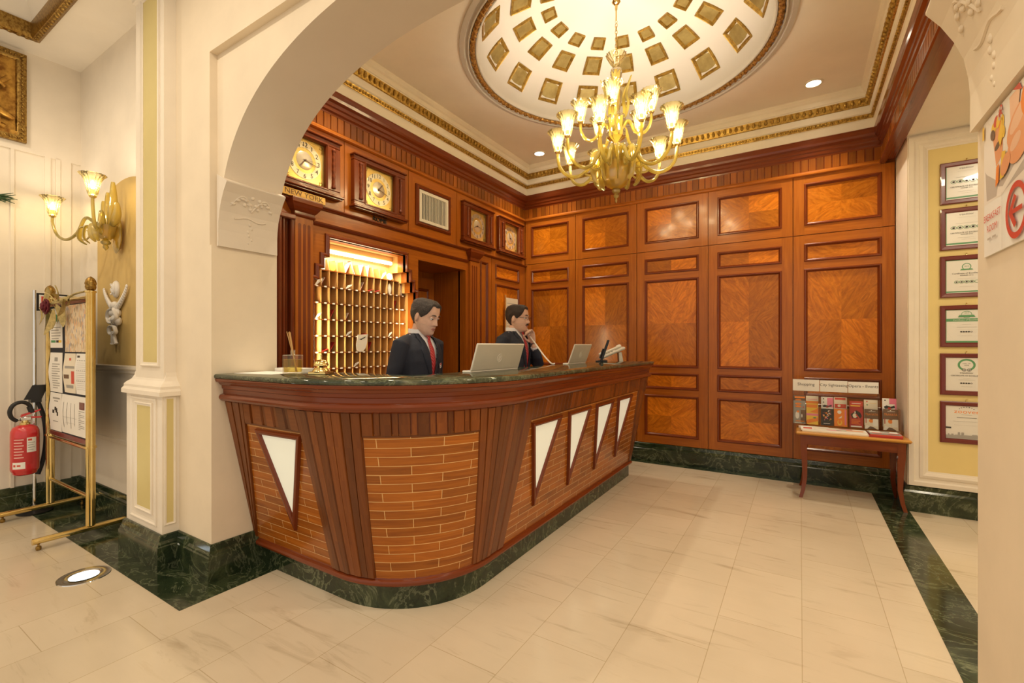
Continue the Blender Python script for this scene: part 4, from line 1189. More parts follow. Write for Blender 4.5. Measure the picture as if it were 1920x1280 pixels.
for k in range(10):
    a = YAW+math.radians(-81+36*k); c, s_ = math.cos(a), math.sin(a)
    R = lambda r, z, t=0: (r*c-t*s_, r*s_+t*c, z)
    pts = spline([R(.050, 2.74), R(.085, 2.82), R(.135, 2.835), R(.18, 2.77), R(.235, 2.695), R(.31, 2.655), R(.39, 2.675), R(.445, 2.74), R(.460, 2.815), R(.462, 2.848)], 5)
    n_ = len(pts)
    ar = MB().tube(pts, [.0165-.0045*i/n_ for i in range(n_)], 9).build('arm', MAMB, ch)
    m = MB()
    pts = spline([R(.26, 2.68), R(.21, 2.66), R(.165, 2.68), R(.15, 2.725), R(.18, 2.755), R(.21, 2.735), R(.198, 2.71)], 5)
    m.tube(pts, [.009-.005*i/len(pts) for i in range(len(pts))], 7)
    m.build('scroll', MAMB, ar)
    lit_cup(ch, R(.462, 2.862))
for k in range(5):
    a = YAW+math.radians(180+72*k); c, s_ = math.cos(a), math.sin(a)
    R = lambda r, z, t=0: (r*c-t*s_, r*s_+t*c, z)
    pts = spline([R(.045, 2.985), R(.08, 3.045), R(.115, 3.04), R(.15, 2.96), R(.20, 2.925), R(.25, 2.945), R(.278, 3.0), R(.282, 3.055)], 5)
    n_ = len(pts)
    MB().tube(pts, [.0145-.004*i/n_ for i in range(n_)], 9).build('arm', MAMB, ch)
    lit_cup(ch, R(.282, 3.069), .98)
for k in range(5):            # upright plume leaves and hanging drops round the column
    a = YAW+math.radians(-36+72*k); c, s_ = math.cos(a), math.sin(a)
    R = lambda r, z, t=0: (r*c-t*s_, r*s_+t*c, z)
    pts = spline([R(.05, 3.05), R(.085, 3.12), R(.10, 3.20), R(.085, 3.28), R(.105, 3.35), R(.125, 3.40)], 5)
    MB().tube(pts, [.016*math.sin(PI*(.15+.8*i/len(pts)))+.002 for i in range(len(pts))], 8, flat=.55).build('plume_leaf', MAMB, ch)
for k in range(10):
    a = YAW+math.radians(-63+36*k); c, s_ = math.cos(a), math.sin(a)
    R = lambda r, z, t=0: (r*c-t*s_, r*s_+t*c, z)
    pts = spline([R(.095, 2.735), R(.135, 2.82), R(.175, 2.815), R(.195, 2.72), R(.180, 2.615), R(.145, 2.575)], 5)
    MB().tube(pts, [.021*math.sin(PI*(.12+.8*i/len(pts)))+.003 for i in range(len(pts))], 8, flat=.28).build('drop_leaf', MAMB, ch)

sc = thing('wall_sconce', 'amber glass wall sconce with lit tulip cups in the alcove beside the pillar', 'wall lamp', (-4.31, 1.389, 2.13))
m = MB()
m.lathe([(.001, 0), (.075, .002), (.085, .012), (.07, .022), (.04, .03), (.001, .032)], (0, 0, .02), 32, M=Matrix.Rotation(PI/2, 4, 'X'), sy=1.7); m.build('back_plate', MAMBD, sc)
MB().lathe([(.001, -.055), (.030, -.052), (.055, -.025), (.070, .015), (.078, .045), (.07, .047), (.04, .04), (.001, .038)], (0, -.095, 0), 36, 0, .03, 12).build('bowl', MAMBD, sc)
MB().lathe([(.001, -.135), (.004, -.13), (.014, -.118), (.018, -.105), (.012, -.095), (.026, -.085), (.030, -.072), (.022, -.06), (.012, -.054)], (0, -.095, 0), 24, 0, .04, 10).build('finial', MAMB, sc)
for ex, ey in ((-.61, -.235), (.27, -.245), (-.06, -.42)):
    if ex == -.06: continue
    P = lambda f, z: (ex*f, -.095+(ey+.095)*f, z)
    pts = spline([P(.12, .03), P(.25, .10), P(.38, .12), P(.52, .02), P(.72, -.02), P(.90, .02), P(1.0, .12), P(1.0, .165)], 5)
    a_ = MB().tube(pts, [.0125-.003*i/len(pts) for i in range(len(pts))], 9).build('arm', MAMB, sc)
    pts = spline([P(.55, .015), P(.45, -.03), P(.34, -.035), P(.28, .0), P(.34, .03)], 5)
    MB().tube(pts, [.008-.004*i/len(pts) for i in range(len(pts))], 7).build('scroll', MAMB, a_)
    lit_cup(sc, P(1.0, .178), .90, 4)
for k, (dx, h, b) in enumerate(((-.09, .25, -.03), (.06, .36, .02), (.12, .2, .05), (-.02, .30, -.015))):
    pts = spline([(dx*.4, -.08, .03), (dx*.9, -.075, h*.35), (dx*.7+b, -.07, h*.65), (dx*1.2, -.075, h)], 6)
    MB().tube(pts, [.026*math.sin(PI*(.12+.83*i/len(pts)))+.003 for i in range(len(pts))], 8, flat=.4).build('plume_leaf', MAMB, sc)
for k in range(4):
    dx = (-.10, -.04, .05, .10)[k]
    pts = spline([(dx*.7, -.14, .02), (dx*1.3, -.19, .03), (dx*1.5, -.20, -.05), (dx*1.2, -.17, -.09)], 5)
    MB().tube(pts, [.018*math.sin(PI*(.12+.83*i/len(pts)))+.003 for i in range(len(pts))], 8, flat=.4).build('drop_leaf', MAMB, sc)
# ------------------------------------------------------------------ the two receptionists
MSKIN = flat('warm_skin', (.70, .43, .30), .5, nz=.06, nscale=40)
MLIP = flat('lip_skin', (.42, .17, .13), .5)
MSTUB = flat('shaven_skin', (.63, .395, .285), .55, nz=.06, nscale=60)
MSUIT = flat('dark_navy_suiting', (.016, .018, .029), .8, nz=.25, nscale=300, bmp=.05)
MSHIRT = flat('white_shirt_cotton', (.74, .72, .72), .7)
MEYEW = flat('eye_white', (.75, .72, .68), .3)
MIRIS = flat('dark_iris', (.03, .018, .012), .2)
MHAIR1 = flat('greying_dark_hair', (.055, .042, .035), .6, nz=.7, nscale=160, bmp=.7)
MHAIR2 = flat('dark_brown_hair', (.028, .014, .008), .6, nz=.5, nscale=160, bmp=.6)
def tie_mat():
    m, t, b = nt('red_striped_silk')
    w = nd(t, 'ShaderNodeTexWave'); w.inputs['Scale'].default_value = 26; w.bands_direction = 'DIAGONAL'
    L(t, coords(t), w.inputs['Vector'])
    r = ramp(t, w.outputs['Fac'], [(.5, (.42, .012, .022)), (.72, (.55, .10, .09))])
    L(t, r.outputs['Color'], b.inputs['Base Color']); b.inputs['Roughness'].default_value = .4
    return m
MTIE = tie_mat()
HZ = [-.119, -.112, -.100, -.085, -.06, -.035, -.01, .02, .05, .08, .10, .113, .1185]
HF = [-.052, -.073, -.084, -.087, -.088, -.088, -.086, -.090, -.092, -.083, -.066, -.042, -.012]
HB = [-.030, -.018, .0, .022, .050, .072, .087, .096, .098, .089, .070, .042, .012]
HWD = [.014, .030, .043, .052, .060, .066, .070, .0735, .075, .071, .058, .037, .010]
def lerp(X, Y, x):
    if x <= X[0]: return Y[0]
    for i in range(len(X)-1):
        if x <= X[i+1]:
            f = (x-X[i])/(X[i+1]-X[i]); return Y[i]+(Y[i+1]-Y[i])*f
    return Y[-1]
def ga(x, s): return math.exp(-(x/s)**2)
def head_pt(z, phi, off=0.0, face=True, zs=1.0):
    f, b, w = lerp(HZ, HF, z), lerp(HZ, HB, z), lerp(HZ, HWD, z)
    cy = (f+b)/2; d = (b-f)/2
    c, s_ = math.cos(phi), math.sin(phi)
    e = .90
    x = w*math.copysign(abs(s_)**e, s_); y = cy-d*math.copysign(abs(c)**e, c)
    if face and c > 0:
        ax = abs(x)
        nose = ga(x, .0085+.006*max(0, (-.005-z)/.03))*(.006 if z > .022 else 0)*ga(z-.022, .02)
        if z < .025: nose += ga(x, .009+.007*max(0, min(1, (.0-z)/.035)))*(.007+.020*max(0, min(1, (.022-z)/.052)))*(1 if z > -.034 else ga(z+.034, .006))
        soc = .0095*ga(ax-.031, .015)*ga(z-.006, .012)
        brow = .004*ga(ax-.028, .022)*ga(z-.026, .008)
        lip = .0065*ga(x, .022)*(ga(z+.057, .0055)+ga(z+.068, .0055))
        gro = .0045*ga(x, .024)*ga(z+.0625, .0026)
        chin = .006*ga(x, .02)*ga(z+.098, .013)
        chk = .004*ga(ax-.043, .016)*ga(z+.022, .018)
        y += -nose+soc-brow-lip+gro-chin-chk
    v = Vector((x, y, z))
    if off:
        nrm = Vector((x/(w*w+1e-6), (y-cy)/(d*d+1e-6), z/.0140)); nrm.normalize()
        v += nrm*off
    return v
def evaluate(ob, mods, name, mats):
    for k, kw in mods:
        md = ob.modifiers.new(k, k)
        for a, b in kw.items(): setattr(md, a, b)
    dg = bpy.context.evaluated_depsgraph_get(); dg.update()
    me = bpy.data.meshes.new_from_object(ob.evaluated_get(dg), depsgraph=dg)
    old = ob.data; ob.modifiers.clear(); ob.data = me; bpy.data.meshes.remove(old)
    me.name = name; me.materials.clear()
    for m in mats: me.materials.append(m)
    return ob
def capsule(mb, pts, rad, n=12):
    mb.tube(pts, rad, n)
    mb.ball(pts[0], rad[0], n, 8); mb.ball(pts[-1], rad[-1], n, 8)
def hand(mb, wrist, palm, across, inward, curl=(.5, .6, .5), spread=.019, thumb=1):
    wrist, palm = Vector(wrist), Vector(palm)
    hd = (palm-wrist).normalized(); ac = Vector(across); ac = (ac-hd*ac.dot(hd)).normalized()
    pn = hd.cross(ac); 
    if pn.dot(Vector(inward)) < 0: pn = -pn
    rows = []
    for f, w, t in ((-.055, .024, .020), (-.03, .030, .018), (0, .038, .016), (.035, .041, .014), (.046, .040, .011)):
        c = palm+hd*f
        rows.append([c+ac*w*math.cos(2*PI*i/14)+pn*t*math.sin(2*PI*i/14) for i in range(14)])
    mb.grid(rows, 0, True, closed_u=True); mb.poly(rows[0][::-1]); mb.poly(rows[-1])
    for k in range(4):
        p = palm+hd*.038+ac*(k-1.5)*spread
        L_ = ((.040, .025, .020), (.045, .029, .022), (.042, .027, .021), (.033, .020, .018))[k]
        a = 0; P = [p-hd*.012, p]; r = [.0098, .0096]
        for s_ in range(3):
            a += curl[s_]*(1+.08*(k-1)); d = hd*math.cos(a)+pn*math.sin(a)
            p = p+d*L_[s_]; P.append(p); r.append(.0088-.0007*s_)
        capsule(mb, P, r, 10)
    p = palm-hd*.030-ac*thumb*.034+pn*.006
    d = (hd*.7-ac*thumb*.5+pn*.55).normalized(); P = [p, p+d*.034]
    d2 = (hd*.8+pn*.55-ac*thumb*.1).normalized(); P.append(P[-1]+d2*.030); d3 = (hd*.85+pn*.45+ac*thumb*.25).normalized(); P.append(P[-1]+d3*.024)
    capsule(mb, P, [.0125, .0115, .0105, .0090], 10)
TZ = [.80, .92, 1.03, 1.15, 1.25, 1.33, 1.39, 1.425, 1.45]
TW = [.178, .176, .168, .176, .188, .194, .176, .128, .080]
TD = [.122, .120, .114, .120, .126, .124, .108, .085, .066]
TO = [0, 0, 0, -.004, -.006, .0, .008, .014, .018]
def torso_y(x, z, k=1.0, add=0.0):
    w, d, o = lerp(TZ, TW, z)*k, lerp(TZ, TD, z)*k, lerp(TZ, TO, z)
    return o-d*math.sqrt(max(0.02, 1-min(1, abs(x)/w)**2.2))-add
def torso(mb, k, z0, z1, n=28):
    rows = []
    m = 16
    for j in range(m+1):
        z = z0+(z1-z0)*j/m; w, d, o = lerp(TZ, TW, z)*k, lerp(TZ, TD, z)*k, lerp(TZ, TO, z)
        rows.append([(w*math.copysign(abs(math.cos(2*PI*i/n))**.9, math.cos(2*PI*i/n)), o+d*math.copysign(abs(math.sin(2*PI*i/n))**.9, math.sin(2*PI*i/n)), z) for i in range(n)])
    mb.grid(rows, 0, True, closed_u=True); mb.poly(rows[0][::-1]); mb.poly(rows[-1])
def person(label, loc, rz, sc_, head_rot, head_c, arms, hair_mat, recede, glasses=False, moustache=False, badge=True, head_s=1.05):
    """arms: dict side -> (shoulder, elbow, wrist, palm, across, inward, curl)"""
    HM = Matrix.Translation(head_c) @ Euler(head_rot).to_matrix().to_4x4() @ Matrix.Scale(head_s, 4)
    mb = MB()
    rows = []
    nz = 44
    for j in range(nz+1):
        t = j/nz; z = -.119+.2375*(.5-.5*math.cos(PI*t))
        rows.append([HM @ head_pt(z, 2*PI*i/72) for i in range(72)])
    mb.grid(rows, 0, True, closed_u=True, flip=True); mb.poly(rows[0]); mb.poly(rows[-1][::-1])
    for s_ in (-1, 1):
        Me = HM @ Matrix.Translation((s_*.0745, .012, -.006)) @ Matrix.Rotation(s_*.35, 4, 'Z') @ Matrix.Rotation(.15, 4, 'X')
        mb.ball((0, 0, 0), .03, 12, 10, sc=(.30, .62, 1.05), M=Me)
    nk = HM @ Vector((0, .022, -.075))
    capsule(mb, [nk, (nk+Vector((0, .03, 1.40)))/2, Vector((0, .022, 1.40))], [.050, .052, .060], 16)
    torso(mb, .90, .80, 1.44)
    for s_ in (-1, 1):
        a = arms[s_]
        capsule(mb, [Vector((s_*.15, .005, 1.375)), Vector(a[0]), Vector(a[1]), (Vector(a[1])+Vector(a[2]))/2, Vector(a[2])], [.05, .050, .040, .036, .026], 12)
        hand(mb, a[2], a[3], a[4], a[5], a[6], thumb=a[7])
        capsule(mb, [Vector((s_*.09, 0, .86)), Vector((s_*.10, -.005, .48)), Vector((s_*.105, .02, .10))], [.082, .055, .042], 12)
        mb.ball((s_*.11, -.05, .045), .06, 12, 8, sc=(.75, 1.9, .7))
    body = mb.build('person', [MSKIN])
    evaluate(body, [('REMESH', dict(mode='VOXEL', voxel_size=.0042)), ('SMOOTH', dict(factor=.5, iterations=2))], 'person', [MSKIN, MLIP, MSTUB])
    me = body.data; HI = HM.inverted()
    for p in me.polygons:
        p.use_smooth = True
        if p.center.z > head_c[2]-.15:
            q = HI @ p.center
            if q.y < -.07 and (q.x/.0215)**2+((q.z+.0625)/.0095)**2 < 1: p.material_index = 1
            elif q.z < -.040-.25*max(0, .03-abs(q.x)) and q.z > -.125 and q.y < .01 and abs(q.x) > -1: p.material_index = 2
    body.location = loc; body.rotation_euler = (0, 0, rz); body.scale = (sc_, sc_, sc_)
    tag(body, label, 'person')
    def child(m, name, mats, sharp=60):
        return m.build(name, mats, body, None, sharp)
    # eyes, brows
    for s_ in (-1, 1):
        m = MB()
        e = HM @ Vector((s_*.031, -.0745, .006)); m.ball(e, .0125*head_s, 14, 10, 0, M=None)
        fd = (HM.to_3x3() @ Vector((-.12 if moustache else -.10, -1, -.22))).normalized()
        m.ball(e+fd*.0078*head_s, .0066*head_s, 10, 8, 1)
        child(m, 'eye', [MEYEW, MIRIS])
        m = MB()
        lid = [HM @ Vector((s_*(.031+.0155*math.cos(q)), -.0775-.0065*math.sin(q), .0085+.0045*math.sin(q))) for q in [PI*i/8 for i in range(9)]]
        m.tube(lid, .0034*head_s, 6)
        child(m, 'eyelid', MSKIN)
        m = MB()
        P = [HM @ (head_pt(.026+.004*math.sin(PI*i/6), 0, 0)*0+Vector((s_*(.014+.036*i/6), -.0945+.011*(i/6)**2, .025+.0055*math.sin(PI*(.15+.7*i/6))))) for i in range(7)]
        m.tube(P, [.003, .0042, .0044, .004, .0034, .0026, .0015], 6); child(m, 'eyebrow', hair_mat)
    # hair
    m = MB(); rows = []; nz = 26; na = 64
    def edge(phi):       # lower edge of the hair by angle from the front
        a = abs(((phi+PI) % (2*PI))-PI)
        if a < .55: return .076+recede*(1 if a > .22 else .4)*.55
        if a < .95: return .076+recede*.6-(a-.55)/.4*(.046+recede*.6)
        if a < 1.35: return .028-(a-.95)/.4*.03
        if a < 1.75: return -.004-(a-1.35)/.4*.0+ .018*ga(a-1.62, .14)
        return -.004-(min(a, 2.4)-1.75)/.65*.058
    for j in range(nz+1):
        r = []
        for i in range(na):
            ph = 2*PI*i/na; ze = edge(ph); t = j/nz
            z = ze+(.1183-ze)*math.sin(t*PI/2)
            off = (.0015+.011*min(1, t*5)**.6)*(1+.30*mnoise.noise(Vector((math.cos(ph)*4, math.sin(ph)*4, z*45))))
            r.append(HM @ head_pt(z, ph, off, False))
        rows.append(r)
    m.grid(rows, 0, True, closed_u=True, flip=True); m.poly(rows[-1][::-1])
    child(m, 'hair', hair_mat)
    if moustache:
        m = MB()
        P = [HM @ Vector((.030*(i/4-1), -.096+.011*abs(i/4-1)**2, -.0485-.008*abs(i/4-1)**1.5)) for i in range(9)]
        m.tube(P, [.002, .0045, .006, .0065, .0062, .0065, .006, .0045, .002], 8); child(m, 'moustache', MHAIR2)
    if glasses:
        m = MB()
        for s_ in (-1, 1):
            P = [HM @ Vector((s_*.033+.022*math.cos(2*PI*i/20), -.103, .004+.0155*math.sin(2*PI*i/20))) for i in range(20)]
            m.tube(P, .0013, 6, closed=True)
            m.tube([HM @ Vector(p) for p in ((s_*.055, -.102, .008), (s_*.074, -.07, .008), (s_*.080, .005, .010), (s_*.080, .022, -.004))], .0016, 6)
        m.tube([HM @ Vector(p) for p in ((-.011, -.104, .006), (0, -.106, .009), (.011, -.104, .006))], .0013, 6)
        g = child(m, 'glasses', MBLACK)
    # shirt with collar
    m = MB(); rows = []
    for j in range(13):
        z = 1.0+.445*j/12
        rows.append([(x, torso_y(x, z, .95), z) for x in [-.10+.20*i/12 for i in range(13)]])
    m.grid(rows, 0, True, flip=False)
    nb = Vector((0, .020, 1.44)); nt_ = nk
    for s_ in (-1, 1):
        rows = []
        for i in range(15):
            a = s_*(PI*i/14*.97+.04); c, q = math.cos(a), math.sin(a)
            up = Vector((.061*q, .018-.064*c, 1.476+.010*(1-c)*.6)); lo = Vector((.064*q, .018-.070*c-.002, 1.446+.008*(1-c)))
            if i < 4: lo = lo+Vector((s_*.012*(4-i)/4, -.006*(4-i)/4, -.020*(4-i)/4))
            rows.append([up, lo, lo+Vector((.003*q, -.003*c, -.001)), up+Vector((.004*q, -.004*c, .002))])
        m.grid(rows, 0, True, closed_u=True, flip=(s_ < 0))
    child(m, 'shirt', MSHIRT)
    m = MB()
    W = [(1.452, .016), (1.435, .021), (1.412, .013), (1.40, .017), (1.33, .024), (1.25, .031), (1.17, .036), (1.08, .040), (1.02, .042)]
    rows = [[(x, torso_y(x, min(z, 1.42), .95, .010+(.012 if z > 1.41 else 0)-(.004*abs(x)/w)), z) for x in (-w, -w*.6, 0, w*.6, w)] for z, w in W]
    m.grid(rows, 0, True); child(m, 'tie', MTIE)
    # jacket
    mb = MB(); torso(mb, 1.0, .80, 1.452)
    for s_ in (-1, 1):
        a = arms[s_]; w0 = Vector(a[2]); e0 = Vector(a[1]); cuff = e0+(w0-e0)*.90
        capsule(mb, [Vector((s_*.120, .012, 1.385)), Vector(a[0])+Vector((0, 0, -.004)), (Vector(a[0])+e0)/2, e0, (e0+cuff)/2], [.058, .066, .060, .055, .048], 16)
        mb.tube([(e0+cuff)/2, cuff], [.048, .042], 16)
    jk = mb.build('jacket', MSUIT, body)
    evaluate(jk, [('REMESH', dict(mode='VOXEL', voxel_size=.0075)), ('SMOOTH', dict(factor=.5, iterations=4))], 'jacket', [MSUIT])
    bm = bmesh.new(); bm.from_mesh(jk.data)
    kill = [f for f in bm.faces if f.calc_center_median().y < .0 and f.calc_center_median().z > 1.06 and abs(f.calc_center_median().x) < .078*((f.calc_center_median().z-1.06)/.38)**.9]
    bmesh.ops.delete(bm, geom=kill, context='FACES')
    for f in bm.faces: f.smooth = True
    for v in bm.verts:           # soft cloth folds
        v.co += v.normal*(.0035*mnoise.noise(Vector((v.co.x*9, v.co.y*9, v.co.z*16))))
    bm.to_mesh(jk.data); bm.free()
    for s_ in (-1, 1):
        m = MB(); rows = []
        for j in range(15):
            z = 1.05+.40*j/14
            xi = .078*max(0, (z-1.06)/.38)**.9-.013
            wd = .052*min(1, (z-1.04)/.22) if z < 1.33 else (.060 if z < 1.352 else .034+.0*z)
            r = []
            for q in range(5):
                x = xi+wd*q/4
                r.append((s_*x, torso_y(x, min(z, 1.415), 1.0, .006+.007*math.sin(PI*(.25+.75*q/4)))+(.03*max(0, z-1.415)/.04 if z > 1.415 else 0), z))
            r.append((s_*(xi+wd), torso_y(xi+wd, min(z, 1.415), .97, .0), z))
            rows.append(r)
        m.grid(rows, 0, True, flip=(s_ < 0)); child(m, 'lapel', MSUIT)
        a = arms[s_]; w0 = Vector(a[2]); e0 = Vector(a[1])
        m = MB(); d_ = (w0-e0); m.tube([e0+d_*.84, e0+d_*.97], [.035, .034], 14); child(m, 'shirt_cuff', MSHIRT)
    if badge:
        m = MB(); x = .098; z = 1.215; y = torso_y(x, z, 1.0, .007)
        M = frame_M((x, y, z), (1, .55, .12), (-.1, 0, 1))
        m.box(-.028, .028, -.016, .016, 0, .003, 0, M=M); m.box(-.028, .028, .004, .016, .003, .0036, 1, M=M); m.box(-.02, .02, -.009, -.004, .003, .0036, 2, M=M)
        child(m, 'name_badge', [MPAPER, MRED, MINK])
    # trousers and shoes
    mb = MB()
    for s_ in (-1, 1): capsule(mb, [Vector((s_*.085, 0, .88)), Vector((s_*.10, -.005, .48)), Vector((s_*.105, .02, .13))], [.098, .072, .062], 14)
    mb.ball((0, 0, .88), .16, 16, 10, sc=(1.1, .78, .8))
    tr_ = mb.build('trousers', MSUIT, body)
    evaluate(tr_, [('REMESH', dict(mode='VOXEL', voxel_size=.012)), ('SMOOTH', dict(factor=.5, iterations=3))], 'trousers', [MSUIT])
    for p in tr_.data.polygons: p.use_smooth = True
    for s_ in (-1, 1):
        m = MB(); m.ball((s_*.11, -.05, .047), .066, 14, 10, sc=(.78, 1.95, .69)); child(m, 'shoe', MBLACK)
    return body
p1 = person('man in dark suit and red tie with short greying hair, looking down at the counter', (-2.285, 2.425, 0), math.radians(92), .955,
    (.30, 0, .10), (0, -.055, 1.575),
    {-1: ((-.185, .0, 1.375), (-.245, .045, 1.08), (-.17, -.20, .885), (-.155, -.275, .855), (1, 0, 0), (0, 0, -1), (.25, .35, .3), -1),
     1: ((.185, .0, 1.375), (.245, .045, 1.08), (.17, -.20, .885), (.155, -.275, .855), (1, 0, 0), (0, 0, -1), (.25, .35, .3), 1)},
    MHAIR1, .018, head_s=1.10)
p2 = person('man in dark suit wearing glasses and moustache, holding a white phone receiver', (-2.185, 3.55, 0), math.radians(90), .985,
    (.05, 0, .22), (0, -.030, 1.568),
    {-1: ((-.185, .0, 1.375), (-.245, .045, 1.08), (-.17, -.20, .855), (-.155, -.275, .825), (1, 0, 0), (0, 0, -1), (.25, .35, .3), -1),
     1: ((.185, -.02, 1.370), (.155, -.165, 1.145), (.070, -.165, 1.315), (.045, -.152, 1.398), (-.3, .8, .4), (-1, .1, 0), (.75, .80, .6), -1)},
    MHAIR2, .006, True, True, False, 1.06)
# ------------------------------------------------------------------ things on the counter
ZTOP = 1.1432
def laptop(label, x, y0, y1, lean, depth, emb):
    yc = (y0+y1)/2; w = y1-y0
    t = thing('laptop', label, 'laptop', (x, yc, ZTOP), 0, 'laptops on the counter')
    m = MB(); m.box(-depth, .0, -w/2, w/2, 0, .012, 0, 1, .003); m.box(-depth+.01, -.02, -w/2+.02, w/2-.02, .012, .0126, 1); m.build('base', [MLAPE, MGREY], t)
    H_ = .160; a = math.atan2(lean, H_)
    M = Matrix.Translation((.0, 0, .010)) @ Matrix.Rotation(a, 4, 'Y')
    m = MB(); m.box(-.006, .003, -w/2, w/2, 0, H_/math.cos(a), 0, 1, .004, M=M); lid = m.build('screen_lid', MLAPE, t)
    m = MB(); m.box(.003, .0042, -w/2+.008, w/2-.006, .006, H_/math.cos(a)-.006, 0, M=M); m.build('back_shell', MLAP, lid)
    m = MB(); m.box(-.0068, -.006, -w/2+.012, w/2-.012, .012, H_/math.cos(a)-.012, 0, M=M); m.build('screen', MSCR, lid)
    Mo = M @ frame_M((.0043, 0, .075), (0, 1, 0), (0, 0, 1))
    m = MB(); r = .026
    m.tube([Mo @ Vector((r*math.cos(2*PI*i/28), r*math.sin(2*PI*i/28), .0004)) for i in range(28)], .0011, 6, closed=True)
    [m.tube([Mo @ Vector((q-.006, -.016, .0005)), Mo @ Vector((q+.006, .016, .0005))], .0012, 6) for q in (-.007, .007)]
    m.build('emblem', MLAPE, lid)
    return t
laptop('ivory laptop with open lid, nearer the man looking down', -1.615, 2.135, 2.665, .050, .06, 1)
laptop('smaller-looking ivory laptop in front of the phone caller, nearer the telephone', -1.640, 3.515, 3.885, .060, .05, 1)
t = thing('card_terminal', 'black slanted payment screen standing behind the desk telephone', 'screen', (-1.640, 4.26, ZTOP), math.radians(20))
M = Matrix.Rotation(.33, 4, 'Y')
m = MB(); m.box(-.012, .012, -.055, .055, .01, .225, 0, 1, .004, M=M); m.box(-.028, -.012, -.035, .035, .03, .13, 0, 1, .004, M=M); m.build('display', MBLACK, t)
m = MB(); m.box(-.05, .06, -.05, .05, 0, .014, 0, 1, .004); m.build('foot', MBLACK, t)
# desk telephone
t = thing('desk_telephone', 'ivory desk telephone with a raised back at the far end of the counter', 'telephone', (-1.605, 4.50, ZTOP), math.radians(-63))
t.scale = (1.25, 1.25, 1.25)
m = MB(); A = math.radians(24)
M = Matrix.Rotation(A, 4, 'X')
m.box(-.075, .075, -.105, .105, .055-.045, .078-.045, 0, 1, .008, M=Matrix.Translation((0, 0, .048)) @ M)
m.build('body', MWPL, t)
M = Matrix.Translation((0, 0, .048)) @ M
m = MB(); m.box(-.072, -.030, -.098, .098, .034, .052, 0, 1, .010, M=M); m.box(-.068, -.034, -.098, -.055, .030, .058, 0, 1, .008, M=M); m.box(-.068, -.034, .055, .098, .030, .058, 0, 1, .008, M=M); m.build('handset_cradle', MWPL, t)
m = MB(); m.box(.0, .06, .03, .08, .033, .0345, 0, M=M); m.build('display', MGREY, t)
for i in range(3):
    for j in range(4):
        m = MB(); m.box(.002+.021*i, .017+.021*i, -.075+.023*j, -.060+.023*j, .033, .0365, 0, 1, .001, M=M); m.build('key', MGREY, t)
m = MB(); m.prism([(.045, 0), (.075, 0), (.062, .075), (.040, .07)], lambda a, b, d: (d, a, b), -.05, .05); m.build('stand', MWPL, t)
m = MB(); m.box(-.06, .06, -.105, -.05, 0, .010); m.build('foot', MBLACK, t)
# handset held by the caller, with its cord
def p2w(l):
    return p2.matrix_world @ Vector(l) if False else Vector((p2.location.x-l[1]*p2.scale[0], p2.location.y+l[0]*p2.scale[0], l[2]*p2.scale[0]))
e0, e1 = p2w((.092, .0, 1.55)), p2w((.030, -.145, 1.415))
mid = (e0+e1)/2+Vector((.006, .012, -.004))
m = MB(); m.tube(spline([e0, e0*.75+mid*.25, mid, e1*.75+mid*.25, e1], 4), [.017, .0155, .0125, .011, .0105, .0105, .0105, .0105, .0105, .0105, .0105, .011, .0125, .0135, .0145, .0155, .017], 10)
hs = m.build('telephone_handset', [MWPL], None, e1)
tag(hs, 'white telephone receiver held to his ear by the man in glasses', 'telephone receiver')
cdp = spline([e1+Vector((.0, 0, -.012)), e1*.66+Vector((-1.765, 3.44, ZTOP+.016))*.34+Vector((.0, 0, -.012)), e1*.3+Vector((-1.765, 3.44, ZTOP+.016))*.7+Vector((0, 0, -.016)), (-1.762, 3.445, ZTOP+.010), (-1.755, 3.49, ZTOP+.0075)], 8)
m = MB(); m.tube(cdp, .0062, 8); m.build('cord', MWPL, hs, e1).location = (0, 0, 0)
# reed diffuser
t = thing('reed_diffuser', 'square glass reed diffuser with wooden sticks at the left end of the counter', 'diffuser', (-2.41, 1.545, ZTOP), math.radians(28))
m = MB(); m.box(-.045, .045, -.03, .03, 0, .106, 0, 1, .004); m.build('bottle', MCLEAR, t)
m = MB(); m.box(-.040, .040, -.025, .025, .010, .082, 0, 1, .003); m.build('oil', MOIL, t)
m = MB(); m.lathe([(.012, .106), (.012, .128), (.0135, .13), (.0135, .133), (.009, .133), (.009, .106)], (0, 0, 0), 20); m.build('neck', MCLEAR, t)
m = MB(); m.lathe([(.026, .008), (.022, .025), (.012, .036), (.001, .04)], (-.004, 0, .004), 18); m.build('glass_dimple', MCLEAR, t)
for k in range(5):
    a = k*1.3; m = MB(); m.tube([(.022+.004*math.cos(a), .004*math.sin(a), .012), (-.006+.002*k, .002*math.sin(a), .13), (-.035+.006*k, .008*math.sin(a), .236-.004*(k % 3))], .0024, 6); m.build('reed', MWL, t)
# call bell
t = thing('call_bell', 'brass call bell on a square base beside the diffuser', 'bell', (-2.235, 1.60, ZTOP), math.radians(20))
m = MB(); m.box(-.052, .052, -.045, .045, 0, .016, 0, 1, .004); m.build('base', MBRASS, t)
m = MB(); m.lathe([(.046, .016), (.044, .022), (.036, .032), (.034, .036), (.012, .038), (.010, .048), (.001, .049)], (0, 0, 0), 28); m.build('collar', MBRASS, t)
m = MB(); m.lathe([(.036, .046), (.040, .048), (.040, .054), (.036, .066), (.024, .076), (.010, .080), (.001, .081)], (0, 0, 0), 32); m.build('gong', MBRASS, t)
m = MB(); m.lathe([(.004, .079), (.005, .086), (.0035, .090), (.0035, .102), (.007, .104), (.007, .107), (.001, .108)], (0, 0, 0), 14); m.build('button', MBRASS, t)
m = MB(); m.box(-.012, .012, -.04, .04, 0, .03); 
